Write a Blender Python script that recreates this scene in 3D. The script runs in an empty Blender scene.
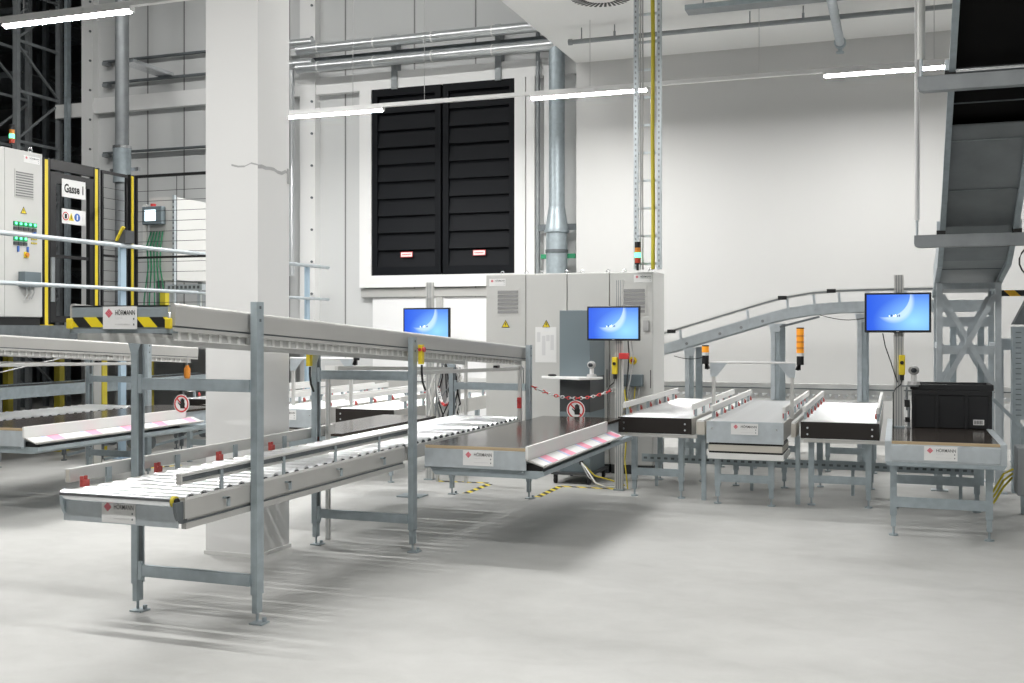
import bpy, math, random
from mathutils import Vector, Matrix
random.seed(7)
S = bpy.context.scene
COL = S.collection
PI = math.pi

# ------------------------------------------------------------------ materials
M = {}
def mat(name, col, rough=.5, metal=0., noise=0., scale=12., emit=0., bump=0., coat=0., stretch=None, spec=None):
    m = bpy.data.materials.new(name); m.use_nodes = True
    nt = m.node_tree; b = nt.nodes['Principled BSDF']
    c = (col[0], col[1], col[2], 1)
    b.inputs['Base Color'].default_value = c
    b.inputs['Roughness'].default_value = rough
    b.inputs['Metallic'].default_value = metal
    if spec is not None: b.inputs['Specular IOR Level'].default_value = spec
    if coat: b.inputs['Coat Weight'].default_value = coat
    if emit:
        b.inputs['Emission Color'].default_value = c
        b.inputs['Emission Strength'].default_value = emit
    if noise or bump:
        tc = nt.nodes.new('ShaderNodeTexCoord'); n = nt.nodes.new('ShaderNodeTexNoise')
        n.inputs['Scale'].default_value = scale; n.inputs['Detail'].default_value = 5
        src = tc.outputs['Object']
        if stretch:
            mp = nt.nodes.new('ShaderNodeMapping'); mp.inputs['Scale'].default_value = stretch
            nt.links.new(src, mp.inputs['Vector']); src = mp.outputs['Vector']
        nt.links.new(src, n.inputs['Vector'])
        if noise:
            r = nt.nodes.new('ShaderNodeValToRGB')
            r.color_ramp.elements[0].position = .3; r.color_ramp.elements[1].position = .7
            r.color_ramp.elements[0].color = tuple(max(0, v*(1-noise)) for v in col)+(1,)
            r.color_ramp.elements[1].color = tuple(min(1, v*(1+noise)) for v in col)+(1,)
            nt.links.new(n.outputs['Fac'], r.inputs['Fac']); nt.links.new(r.outputs['Color'], b.inputs['Base Color'])
        if bump:
            bp = nt.nodes.new('ShaderNodeBump'); bp.inputs['Strength'].default_value = bump
            bp.inputs['Distance'].default_value = .01
            nt.links.new(n.outputs['Fac'], bp.inputs['Height']); nt.links.new(bp.outputs['Normal'], b.inputs['Normal'])
    M[name] = m
    return m

mat('galvanized', (.40,.46,.49), .42, .4, .10, 14)
mat('galvanized_pale', (.55,.60,.63), .42, .35, .08, 12)
mat('steel_dark', (.16,.18,.19), .5, .4, .15, 10)
mat('pan_steel', (.25,.27,.28), .4, .6, .1, 4)
mat('steel_grey', (.30,.32,.33), .5, .4, .1, 6)
mat('aluminium', (.62,.62,.60), .42, .35, .04, 5)
mat('panel_grey', (.53,.525,.505), .45, .25, .03, 3)
mat('panel_light', (.78,.78,.76), .45)
mat('beige', (.56,.53,.47), .55)
mat('roller', (.84,.85,.86), .28, .75, .04, 9)
mat('chrome', (.8,.82,.84), .22, .9)
mat('white', (.84,.84,.83), .5)
mat('white_gloss', (.86,.86,.86), .3)
mat('cabinet', (.60,.60,.58), .45, 0, .02, 2)
mat('cabinet_side', (.66,.66,.64), .45)
mat('vent', (.24,.24,.24), .5)
mat('black', (.012,.012,.013), .45)
mat('black_laminate', (.018,.014,.012), .4)
mat('table_black', (.045,.036,.03), .16, 0, .1, 3, spec=.35)
mat('belt_black', (.008,.008,.008), .8, spec=.1)
mat('wood_edge', (.52,.40,.25), .6)
mat('dark_plastic', (.03,.035,.042), .5)
mat('blue_grey', (.16,.20,.22), .5)
mat('charcoal', (.06,.065,.07), .5)
mat('tote_black', (.018,.019,.021), .42)
mat('yellow', (.80,.62,.03), .45)
mat('yellow_dark', (.60,.50,.04), .5)
mat('orange', (.95,.36,.03), .35, emit=.25)
mat('orange_lamp', (.75,.28,.04), .35)
mat('red', (.62,.05,.05), .45); mat('clip_red', (.50,.08,.07), .5)
mat('red_lamp', (.5,.06,.03), .35)
mat('green_lamp', (.1,1,.35), .4, emit=3)
mat('green', (.03,.30,.14), .5)
mat('blue', (.05,.15,.5), .5)
mat('pink', (.90,.32,.45), .5)
mat('lilac', (.55,.58,.8), .5)
mat('text_black', (.02,.02,.02), .5)
mat('text_grey', (.70,.70,.70), .5)
mat('logo_red', (.72,.16,.20), .5)
mat('rubber', (.02,.02,.02), .7)
mat('louvre_black', (.006,.007,.009), .6, spec=.15)
mat('cable_black', (.02,.02,.02), .5)
mat('cable_grey', (.45,.45,.45), .5)
mat('lightblue_steel', (.42,.55,.66), .45, .2)
mat('screen_white', (.75,.9,1), .4, emit=1.2)
mat('led', (1,.99,.97), .4, emit=620); mat('led_side', (1,.99,.97), .4, emit=30)
mat('chrome_pipe', (.62,.64,.65), .3, .7, .05, 5)
mat('cable_white', (.8,.8,.78), .5)

def mat_custom(name, rough=.5):
    m = bpy.data.materials.new(name); m.use_nodes = True; M[name] = m
    b = m.node_tree.nodes['Principled BSDF']; b.inputs['Roughness'].default_value = rough
    return m, m.node_tree, b

# concrete floor: pale, with soft power-float swirls and a few stains
m, nt, b = mat_custom('concrete', .55)
tc = nt.nodes.new('ShaderNodeTexCoord')
def noise_node(scale, detail, stretch):
    mp = nt.nodes.new('ShaderNodeMapping'); mp.inputs['Scale'].default_value = stretch
    nt.links.new(tc.outputs['Object'], mp.inputs['Vector'])
    n = nt.nodes.new('ShaderNodeTexNoise'); n.inputs['Scale'].default_value = scale
    n.inputs['Detail'].default_value = detail; n.inputs['Distortion'].default_value = .6
    nt.links.new(mp.outputs['Vector'], n.inputs['Vector']); return n
n1 = noise_node(.8, 6, (1, 1.6, 1)); n2 = noise_node(5, 8, (1, 1.3, 1)); n3 = noise_node(60, 3, (1, 1, 1))
mx = nt.nodes.new('ShaderNodeMath'); mx.operation = 'ADD'
nt.links.new(n1.outputs['Fac'], mx.inputs[0])
sc = nt.nodes.new('ShaderNodeMath'); sc.operation = 'MULTIPLY'; sc.inputs[1].default_value = .5
nt.links.new(n2.outputs['Fac'], sc.inputs[0]); nt.links.new(sc.outputs[0], mx.inputs[1])
sc3 = nt.nodes.new('ShaderNodeMath'); sc3.operation = 'MULTIPLY'; sc3.inputs[1].default_value = .15
nt.links.new(n3.outputs['Fac'], sc3.inputs[0])
mx2 = nt.nodes.new('ShaderNodeMath'); mx2.operation = 'ADD'
nt.links.new(mx.outputs[0], mx2.inputs[0]); nt.links.new(sc3.outputs[0], mx2.inputs[1])
rp = nt.nodes.new('ShaderNodeValToRGB')
rp.color_ramp.elements[0].position = .55; rp.color_ramp.elements[0].color = (.41,.41,.395,1)
rp.color_ramp.elements[1].position = 1.05; rp.color_ramp.elements[1].color = (.50,.50,.485,1)
nt.links.new(mx2.outputs[0], rp.inputs['Fac']); nt.links.new(rp.outputs['Color'], b.inputs['Base Color'])

# painted plaster
def plaster(name, col):
    m, nt, b = mat_custom(name, .75)
    tc = nt.nodes.new('ShaderNodeTexCoord'); n = nt.nodes.new('ShaderNodeTexNoise')
    n.inputs['Scale'].default_value = .7; n.inputs['Detail'].default_value = 3
    nt.links.new(tc.outputs['Object'], n.inputs['Vector'])
    r = nt.nodes.new('ShaderNodeValToRGB')
    r.color_ramp.elements[0].color = tuple(v*.975 for v in col)+(1,); r.color_ramp.elements[1].color = tuple(col)+(1,)
    nt.links.new(n.outputs['Fac'], r.inputs['Fac']); nt.links.new(r.outputs['Color'], b.inputs['Base Color'])
    n2 = nt.nodes.new('ShaderNodeTexNoise'); n2.inputs['Scale'].default_value = 40
    nt.links.new(tc.outputs['Object'], n2.inputs['Vector'])
    bp = nt.nodes.new('ShaderNodeBump'); bp.inputs['Strength'].default_value = .04
    nt.links.new(n2.outputs['Fac'], bp.inputs['Height']); nt.links.new(bp.outputs['Normal'], b.inputs['Normal'])
plaster('plaster', (.57,.57,.56)); plaster('ceiling_paint', (.88,.88,.865)); plaster('column_paint', (.85,.85,.84)); plaster('cladding', (.66,.67,.665))
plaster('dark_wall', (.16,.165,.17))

# diagonal hazard stripes
def hazard(name, scale, ax=('X','Z'), c1=(.85,.68,.02), c2=(.015,.015,.015), k=1.):
    m, nt, b = mat_custom(name, .5)
    tc = nt.nodes.new('ShaderNodeTexCoord'); sx = nt.nodes.new('ShaderNodeSeparateXYZ')
    nt.links.new(tc.outputs['Object'], sx.inputs[0])
    a = nt.nodes.new('ShaderNodeMath'); a.operation = 'MULTIPLY_ADD'; a.inputs[1].default_value = k
    nt.links.new(sx.outputs[ax[1]], a.inputs[0]); nt.links.new(sx.outputs[ax[0]], a.inputs[2])
    s = nt.nodes.new('ShaderNodeMath'); s.operation = 'MULTIPLY'; s.inputs[1].default_value = 1/scale
    nt.links.new(a.outputs[0], s.inputs[0])
    f = nt.nodes.new('ShaderNodeMath'); f.operation = 'FRACT'; nt.links.new(s.outputs[0], f.inputs[0])
    g = nt.nodes.new('ShaderNodeMath'); g.operation = 'GREATER_THAN'; g.inputs[1].default_value = .5
    nt.links.new(f.outputs[0], g.inputs[0])
    mxn = nt.nodes.new('ShaderNodeMix'); mxn.data_type = 'RGBA'
    mxn.inputs[6].default_value = c1+(1,); mxn.inputs[7].default_value = c2+(1,)
    nt.links.new(g.outputs[0], mxn.inputs[0]); nt.links.new(mxn.outputs[2], b.inputs['Base Color'])
hazard('hazard', .16, k=1.); hazard('floor_tape', .16, ('X','Y'))
hazard('chain_redwhite', .18, ('X','Y'), (.75,.06,.06), (.8,.8,.8)); hazard('hazard_beam', .2, ('X','Z'), (.9,.5,.02))

# desktop picture on the screens: blue gradient with a pale crescent sweep
m, nt, b = mat_custom('screen', .3)
b.inputs['Base Color'].default_value = (.01,.02,.05,1)
tc = nt.nodes.new('ShaderNodeTexCoord'); sx = nt.nodes.new('ShaderNodeSeparateXYZ')
nt.links.new(tc.outputs['Generated'], sx.inputs[0])
def mth(op, *v):
    n = nt.nodes.new('ShaderNodeMath'); n.operation = op
    for i, x in enumerate(v):
        if isinstance(x, (int, float)): n.inputs[i].default_value = x
        else: nt.links.new(x, n.inputs[i])
    return n.outputs[0]
U, V = sx.outputs['X'], sx.outputs['Z']
def dist(cx, cy, ax, ay):
    return mth('SQRT', mth('ADD', mth('POWER', mth('ABSOLUTE', mth('DIVIDE', mth('SUBTRACT', U, cx), ax)), 2.),
                                  mth('POWER', mth('ABSOLUTE', mth('DIVIDE', mth('SUBTRACT', V, cy), ay)), 2.)))
d1 = dist(.44, .80, .34, .62); d2 = dist(.30, 1.02, .40, .66)
cres = mth('MULTIPLY', mth('MULTIPLY', mth('LESS_THAN', d1, 1.), mth('GREATER_THAN', d2, 1.)), mth('MINIMUM', 1., mth('MULTIPLY', 5., mth('SUBTRACT', 1., d1))))
glow = mth('MAXIMUM', 0., mth('SUBTRACT', 1., dist(.75, .25, .65, .75)))
grad = mth('ADD', mth('MULTIPLY', U, .3), mth('MULTIPLY', glow, .8))
r = nt.nodes.new('ShaderNodeValToRGB')
r.color_ramp.elements[0].color = (.02,.10,.72,1); r.color_ramp.elements[1].color = (.30,.66,1,1)
nt.links.new(grad, r.inputs['Fac'])
mxn = nt.nodes.new('ShaderNodeMix'); mxn.data_type = 'RGBA'; mxn.inputs[7].default_value = (.75,.92,1,1)
nt.links.new(mth('MULTIPLY', cres, .62), mxn.inputs[0]); nt.links.new(r.outputs['Color'], mxn.inputs[6])
nt.links.new(mxn.outputs[2], b.inputs['Emission Color']); b.inputs['Emission Strength'].default_value = .9

# ------------------------------------------------------------------ mesh builder
class MB:
    def __init__(s): s.v = []; s.f = []; s.m = []; s.sm = []
    def add(s, vs, fs, m=0, smooth=False):
        o = len(s.v); s.v += [tuple(v) for v in vs]
        for f in fs: s.f.append([i+o for i in f]); s.m.append(m); s.sm.append(smooth)
        return s
    def box(s, x0, x1, y0, y1, z0, z1, m=0):
        v = [(x,y,z) for z in (z0,z1) for y in (y0,y1) for x in (x0,x1)]
        return s.add(v, [(0,2,3,1),(4,5,7,6),(0,1,5,4),(2,6,7,3),(0,4,6,2),(1,3,7,5)], m)
    def cbox(s, c, d, m=0, rot=None):
        v = [Vector((x*d[0]/2, y*d[1]/2, z*d[2]/2)) for z in (-1,1) for y in (-1,1) for x in (-1,1)]
        if rot: v = [rot @ p for p in v]
        v = [p+Vector(c) for p in v]
        return s.add(v, [(0,2,3,1),(4,5,7,6),(0,1,5,4),(2,6,7,3),(0,4,6,2),(1,3,7,5)], m)
    def bar(s, p, q, w, h, m=0, up=(0,0,1)):
        p, q = Vector(p), Vector(q); d = (q-p).normalized(); u = Vector(up)
        if abs(d.dot(u)) > .98: u = Vector((0,1,0))
        a = d.cross(u).normalized()*w/2; c = a.cross(d).normalized()*h/2
        v = [p-a-c, p+a-c, p+a+c, p-a+c, q-a-c, q+a-c, q+a+c, q-a+c]
        return s.add(v, [(0,3,2,1),(4,5,6,7),(0,1,5,4),(1,2,6,5),(2,3,7,6),(3,0,4,7)], m)
    def cyl(s, p, q, r, n=12, m=0, r2=None, caps=True):
        p, q = Vector(p), Vector(q); d = (q-p).normalized(); u = Vector((0,0,1)) if abs(d.z) < .9 else Vector((1,0,0))
        a = d.cross(u).normalized(); c = d.cross(a); r2 = r if r2 is None else r2
        v = [p+(a*math.cos(2*PI*i/n)+c*math.sin(2*PI*i/n))*r for i in range(n)]
        v += [q+(a*math.cos(2*PI*i/n)+c*math.sin(2*PI*i/n))*r2 for i in range(n)]
        s.add(v, [(i, (i+1)%n, n+(i+1)%n, n+i) for i in range(n)], m, True)
        if caps: s.add(v, [tuple(range(n))[::-1], tuple(range(n, 2*n))], m)
        return s
    def tube(s, pts, r, n=6, m=0):
        pts = [Vector(p) for p in pts]; rings = []
        for i, p in enumerate(pts):
            d = (pts[min(i+1, len(pts)-1)]-pts[max(i-1, 0)]).normalized()
            u = Vector((0,0,1)) if abs(d.z) < .9 else Vector((1,0,0))
            a = d.cross(u).normalized(); c = d.cross(a)
            rings.append([p+(a*math.cos(2*PI*k/n)+c*math.sin(2*PI*k/n))*r for k in range(n)])
        v = [q for rg in rings for q in rg]
        f = [(i*n+k, i*n+(k+1)%n, (i+1)*n+(k+1)%n, (i+1)*n+k) for i in range(len(pts)-1) for k in range(n)]
        s.add(v, f, m, True)
        return s.add(v, [tuple(range(n))[::-1], tuple(range((len(pts)-1)*n, len(pts)*n))], m)
    def prism(s, poly, axis, a, b, m=0):
        n = len(poly)
        def P(u, w, t): return {'x':(t,u,w), 'y':(u,t,w), 'z':(u,w,t)}[axis]
        v = [P(u,w,a) for u, w in poly]+[P(u,w,b) for u, w in poly]
        return s.add(v, [tuple(range(n))[::-1], tuple(range(n,2*n))]+[(i,(i+1)%n,n+(i+1)%n,n+i) for i in range(n)], m)
    def ball(s, c, r, m=0, n=10, k=6, sc=(1,1,1)):
        v = []; f = []
        for i in range(k+1):
            t = PI*i/k
            for j in range(n): v.append((c[0]+sc[0]*r*math.sin(t)*math.cos(2*PI*j/n), c[1]+sc[1]*r*math.sin(t)*math.sin(2*PI*j/n), c[2]+sc[2]*r*math.cos(t)))
        for i in range(k):
            for j in range(n): f.append((i*n+j, (i+1)*n+j, (i+1)*n+(j+1)%n, i*n+(j+1)%n))
        return s.add(v, f, m, True)
    def merge(s, o, mtx, moff=0):
        return s.add([mtx @ Vector(v) for v in o.v], [], 0) if False else s._merge(o, mtx, moff)
    def _merge(s, o, mtx, moff):
        k = len(s.v); s.v += [tuple(mtx @ Vector(v)) for v in o.v]
        for f, m_, sm in zip(o.f, o.m, o.sm): s.f.append([i+k for i in f]); s.m.append(m_+moff); s.sm.append(sm)
        return s
    def build(s, name, mats, parent=None, loc=None, bevel=0, label=None):
        me = bpy.data.meshes.new(name); me.from_pydata(s.v, [], s.f)
        for x in ([mats] if isinstance(mats, str) else mats): me.materials.append(M[x])
        me.polygons.foreach_set('material_index', s.m); me.polygons.foreach_set('use_smooth', s.sm)
        me.validate(); me.update()
        import bmesh
        bm = bmesh.new(); bm.from_mesh(me); bmesh.ops.recalc_face_normals(bm, faces=bm.faces); bm.to_mesh(me); bm.free()
        o = bpy.data.objects.new(name, me); COL.objects.link(o)
        if parent: o.parent = parent
        if loc: o.location = loc
        if bevel:
            b = o.modifiers.new('bevel', 'BEVEL'); b.width = bevel; b.segments = 2; b.limit_method = 'ANGLE'
        if label: o['label'] = label
        return o

def tag(o, label, cat, group=None):
    o['label'] = label; o['category'] = cat
    if group: o['group'] = group
    return o
def thing(name, label, cat, loc=(0,0,0), group=None):
    o = bpy.data.objects.new(name, None); COL.objects.link(o); o.location = loc; o.empty_display_size = .1
    return tag(o, label, cat, group)
def struct(o): o['kind'] = 'structure'; return o
def dup(root, loc, label=None):
    def cp(o, parent):
        c = o.copy(); COL.objects.link(c)
        if parent: c.parent = parent
        for ch in list(o.children): cp(ch, c)
        return c
    r = cp(root, None); r.location = loc
    if label: r['label'] = label
    return r
def pcopy(o, dx=0, dy=0, dz=0):
    c = o.copy(); COL.objects.link(c); c.parent = o.parent
    c.location = o.location+Vector((dx,dy,dz)); return c

# text as mesh data (XZ plane, facing -Y)
_tc = {}
def text_mb(body, height, width=None, bold=0.):
    key = (body, bold)
    if key not in _tc:
        cu = bpy.data.curves.new('lettering', 'FONT'); cu.body = body; cu.size = 1; cu.resolution_u = 3; cu.offset = bold
        o = bpy.data.objects.new('lettering', cu); COL.objects.link(o)
        dg = bpy.context.evaluated_depsgraph_get(); me = bpy.data.meshes.new_from_object(o.evaluated_get(dg))
        vs = [v.co.copy() for v in me.vertices]; fs = [tuple(p.vertices) for p in me.polygons]
        bpy.data.objects.remove(o); bpy.data.curves.remove(cu); bpy.data.meshes.remove(me)
        _tc[key] = (vs, fs)
    vs, fs = _tc[key]
    x0 = min(v.x for v in vs); x1 = max(v.x for v in vs); y0 = min(v.y for v in vs); y1 = max(v.y for v in vs)
    sy = height/(y1-y0); sx = width/(x1-x0) if width else sy
    mb = MB(); mb.add([((v.x-(x0+x1)/2)*sx, 0, (v.y-(y0+y1)/2)*sy) for v in vs], fs)
    return mb

PLATE_MATS = ['white', 'text_black', 'logo_red', 'text_grey', 'steel_dark']
def plate_mb(w=.205, h=.112, small=False):
    p = MB(); p.box(-w/2, w/2, 0, .003, -h/2, h/2, 0)
    t = text_mb('HÖRMANN', h*.27, w*.58, .004)
    p.merge(t, Matrix.Translation((w*.16, -.0012, h*.25)), 1)
    # red logo: tilted square cut into slanting bars
    R = Matrix.Rotation(math.radians(-45), 4, 'Y')
    for k, (l) in enumerate((.95, .95, .95, .95)):
        q = MB(); q.box(-h*.155*l, h*.155*l, 0, .001, -h*.032, h*.032)
        p.merge(q, Matrix.Translation((-w*.32, -.001, h*.2)) @ R @ Matrix.Translation((0,0,(k-1.5)*h*.075)), 2)
    if not small:
        t = text_mb('Logistik', h*.12, w*.22); p.merge(t, Matrix.Translation((-w*.02, -.0012, -.02*h)), 3)
    p.box(-w*.14, w*.32, -.001, 0, -h*.30, -h*.27, 3)
    for z in (-.05, -.3): p.box(w*.40, w*.43, -.002, 0, h*z-h*.04, h*z+h*.04, 4)
    return p
def nameplate(parent, x, y, z, w=.205, h=.112, rz=0, name='nameplate'):
    q = MB(); q.merge(plate_mb(w, h), Matrix.Translation((x,y,z)) @ Matrix.Rotation(rz, 4, 'Z'))
    return q.build(name, PLATE_MATS, parent)
def lathe_disc(mb, c, r, t, n, m):  # disc facing -Y
    return mb.cyl((c[0],c[1],c[2]), (c[0],c[1]-t,c[2]), r, n, m)

# ------------------------------------------------------------------ camera
cam_d = bpy.data.cameras.new('camera'); cam = bpy.data.objects.new('camera', cam_d); COL.objects.link(cam)
cam.location = (0,0,1.6); cam.rotation_euler = (PI/2, 0, math.radians(19.8))
cam_d.sensor_width = 36; cam_d.lens = 1071/1024*36; cam_d.shift_y = -12.8/1024
cam_d.clip_start = .05; cam_d.clip_end = 100
S.camera = cam

# ------------------------------------------------------------------ the hall
XS, YW, YL, ZC, ZH = -4.55, 15.5, 16.3, 5.6, 9.5
XL, XR, YB = -21., 9.5, -9.
struct(MB().box(XL, XR, YB, 24, -.2, 0).build('floor', 'concrete'))
struct(MB().box(XS, XR, YW, YW+.2, 0, ZC).build('wall_back_right', 'plaster'))
struct(MB().box(XS, XS+.2, YW+.2, YL, 0, ZC+.2).build('wall_recess', 'plaster'))
struct(MB().box(XS, XR, YB, YL, ZC, ZC+.25).build('ceiling', 'ceiling_paint'))
w = MB().box(-14.4, XS, YL, YL+.2, 0, ZH)
for x in (-13.0, -12.2, -11.1, -10.0, -8.9, -7.6, -6.5, -5.45):      # joints between the sandwich panels
    w.box(x-.012, x+.012, YL-.006, YL, 0, ZH, 1)
struct(w.build('wall_back_left', ['cladding', 'vent']))
struct(MB().box(XL, XS, YB, 24, ZH, ZH+.2).build('ceiling_hall', 'cladding'))
struct(MB().box(XS, XS+.2, YB, YW, ZC+.25, ZH).build('wall_upper', 'cladding'))
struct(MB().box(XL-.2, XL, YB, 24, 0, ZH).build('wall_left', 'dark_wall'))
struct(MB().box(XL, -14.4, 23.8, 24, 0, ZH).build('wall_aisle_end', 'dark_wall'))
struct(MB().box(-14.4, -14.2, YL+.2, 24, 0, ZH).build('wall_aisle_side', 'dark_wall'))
struct(MB().box(XR, XR+.2, YB, YW, 0, ZC).build('wall_right', 'dark_wall'))
struct(MB().box(XL, XR, YB-.2, YB, 0, ZH).build('wall_front', 'dark_wall'))
# white trims on the left back wall: horizontal girts and upright posts
tr = MB().box(-14.3, XS, YL-.13, YL, 5.62, 5.9); struct(tr.build('trim_1', 'white'))
for i, (x, wd) in enumerate(((-14.25, .26), (-13.55, .12), (-9.55, .3), (-5.50, .14), (-5.22, .10))):
    q = MB().box(x-wd/2, x+wd/2, YL-.16, YL-.001, 0, 5.62 if i > 2 else ZH)
    if i < 3:
        for z in [z*.55 for z in range(1, 16)]: q.cyl((x+wd*.3, YL-.16, z), (x+wd*.3, YL-.18, z), .022, 8, 1)
    struct(q.build('trim_%d' % (i+2), ['white', 'steel_dark']))

# concrete column
c = MB().box(-4.63, -4.20, 6.43, 6.84, .0, ZH)
c.box(-4.64, -4.19, 6.42, 6.85, 0, .025, 1)
random.seed(3)
zz = [2.75+random.uniform(-.012,.012) for _ in range(9)]
for k in range(8):      # chipped horizontal joint round the column
    xa, xb = -4.63+k*.05375, -4.63+(k+1)*.05375; th = .003+.004*random.random()
    if k > 3: c.prism([(xa,zz[k]-th),(xb,zz[k+1]-th),(xb,zz[k+1]+th),(xa,zz[k]+th)],'y',6.4285,6.43,2)
    ya, yb = 6.43+k*.05125, 6.43+(k+1)*.05125; th = .006+.008*random.random()
    c.prism([(ya,zz[k]-th-.012),(yb,zz[k+1]-th-.012),(yb,zz[k+1]+th-.012),(ya,zz[k]+th-.012)],'x',-4.2,-4.1985,2)
c.box(-4.205,-4.194,6.81,6.845,2.66,2.77,2)
tag(c.build('concrete_column', ['column_paint', 'panel_light', 'cable_grey'], bevel=.0), 'white painted square concrete column standing beside the near roller conveyor', 'column')

# louvre: white surround, two black leaves of slats
def louvre():
    x0, x1, z0, z1 = -8.33, -5.77, 2.49, 5.62
    t = thing('wall_louvre', 'large black ventilation louvre with two leaves set in the back wall', 'louvre', ((x0+x1)/2, YL, z0))
    w, h = (x1-x0)/2, z1-z0
    f = MB()
    f.box(-w-.22, -w, -.16, -.001, -.2, h); f.box(w, w+.18, -.16, -.001, -.2, h); f.box(-w, w, -.16, -.001, -.2, 0)
    f.build('surround', 'white', t, label='white surround')
    MB().box(-w, w, -.02, -.001, 0, h).build('backing', 'louvre_black', t)
    for s in (-1, 1):
        a, b = (-w, -.02) if s < 0 else (.02, w)
        fr = MB(); fr.box(a, a+.1, -.13, -.02, 0, h); fr.box(b-.1, b, -.13, -.02, 0, h); fr.box(a+.1, b-.1, -.13, -.02, 0, .14); fr.box(a+.1, b-.1, -.13, -.02, h-.12, h)
        fo = fr.build('leaf_frame', 'louvre_black', t)
        sl = MB(); n = 10
        for k in range(n):
            z = .14+(h-.26)*k/n; zz = .14+(h-.26)*(k+1)/n
            sl.add([(a+.1,-.115,z),(b-.1,-.115,z),(b-.1,-.05,zz),(a+.1,-.05,zz),(a+.1,-.03,z),(b-.1,-.03,z),(b-.1,-.03,zz),(a+.1,-.03,zz)],
                   [(0,1,2,3),(0,4,5,1),(3,2,6,7),(0,3,7,4),(1,5,6,2)], 0)
        sl.build('slats', 'louvre_black', fo)
        lb = MB().box((a+b)/2-.1, (a+b)/2+.12, -.122, -.118, .30, .39, 0); lb.box((a+b)/2-.09, (a+b)/2+.11, -.124, -.122, .31, .38, 1)
        for k in range(8): lb.box((a+b)/2-.07+k*.02, (a+b)/2-.058+k*.02, -.125, -.124, .333, .357, 0)
        lb.build('warning_label', ['red', 'white'], fo, label='small red and white label')
louvre()
# white panels below the louvre
for i, (a, b) in enumerate(((-8.35, -7.15), (-7.05, -5.75))):
    q = MB().box(a, b, YL-.06, YL-.001, .1, 2.12); struct(q.build('trim_%d' % (i+9), 'white_gloss'))
struct(MB().box(-8.55, -5.6, YL-.10, YL-.001, 2.13, 2.27).build('trim_11', 'panel_grey'))
struct(MB().box(-7.15, -7.05, YL-.13, YL-.001, .1, 2.12).build('trim_12', 'aluminium'))

# ------------------------------------------------------------------ lamps
def light_run(y, xs, x_from, x_to, z, lbl, hang):
    t = thing('light_trunking', 'white suspended light trunking %s' % lbl, 'light trunking', (x_from, y, z+.03))
    MB().box(0, x_to-x_from, -.03, .03, 0, .05).build('trunking', 'white', t)
    for hx in hang:
        MB().cyl((hx-x_from, 0, .05), (hx-x_from, 0, (ZC if hx > XS else ZH)-z-.03), .004, 6).build('suspension_wire', 'cable_grey', t)
    return t
def lamp(x0, y, z, label, first=[None]):
    if first[0] is None:
        t = thing('linear_lamp', label, 'lamp', (x0, y, z), 'linear lamps under the trunking')
        MB().box(0, 1.55, -.035, .035, .0, .03).build('lamp_housing', 'white', t)
        df = MB().prism([(-.032,0),(-.014,-.03),(.014,-.03),(.032,0)], 'x', .01, 1.54); df.m = [1,1,1,0,1,1]
        df.build('diffuser', ['led', 'led_side'], t, label='glowing white diffuser')
        e = MB().box(-.012, .0, -.035, .035, -.02, .03); e.box(1.55, 1.562, -.035, .035, -.02, .03); e.build('end_cap', 'white', t)
        first[0] = t; return t
    return dup(first[0], (x0, y, z), label)
light_run(13.4, 0, -8.4, 7, 4.65, 'running along the back wall in front of the louvre', (-8.2, -7.2, -6.1, -3.75, -1.6, .4))
lamp(-8.28, 13.4, 4.65, 'lit linear lamp left of the black louvre beside the column')
lamp(-4.55, 13.4, 4.65, 'lit linear lamp crossing the vertical pipe right of the louvre')
lamp(-.83, 13.4, 4.65, 'lit linear lamp on the far wall near the inclined chute')
light_run(8.4, 0, -8.5, 7, 4.65, 'at upper left in front of the racking', (-8.2, -5.5, -3.75))
light_run(3.4, 0, -8.5, 5, 4.65, 'overhead in front of the near rack', (-8.2, -5.5, -3.75, .4, 3.))
lamp(-8.44, 8.4, 4.65, 'lit linear lamp at the top left corner in front of the racking')
lamp(-4.74, 8.4, 4.65, 'lit linear lamp overhead beside the column on the middle trunking'); 
for x, y in ((-8.44, 3.4), (-4.74, 3.4), (-1.04, 3.4), (2.66, 3.4)): lamp(x, y, 4.65, 'lit linear lamp overhead %s' % {-8.44:'left of the near rack',-4.74:'above the front of the near rack',-1.04:'right of the near rack' if y > 0 else 'behind the camera',2.66:'at the right front of the hall'}[x])
lamp(2.87, 13.4, 4.65, 'lit linear lamp on the far wall beyond the right picture edge')
light_run(11.0, 0, -14, -5.2, 8.6, 'added out of view for the fill lamps high in the left hall', (-13.5, -9.5, -5.6))  # unseen trunking, added only to carry the fill lamps below
for x, w_ in ((-13.8,'nearest the racking aisle'),(-11.6,'above the cell gate'),(-9.4,'above the pale cabinet'),(-7.2,'in front of the louvre')): lamp(x, 11.0, 8.6, 'added unseen fill lamp under the tall hall ceiling '+w_)  # fill lamps added above the view to brighten the left back wall

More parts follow.
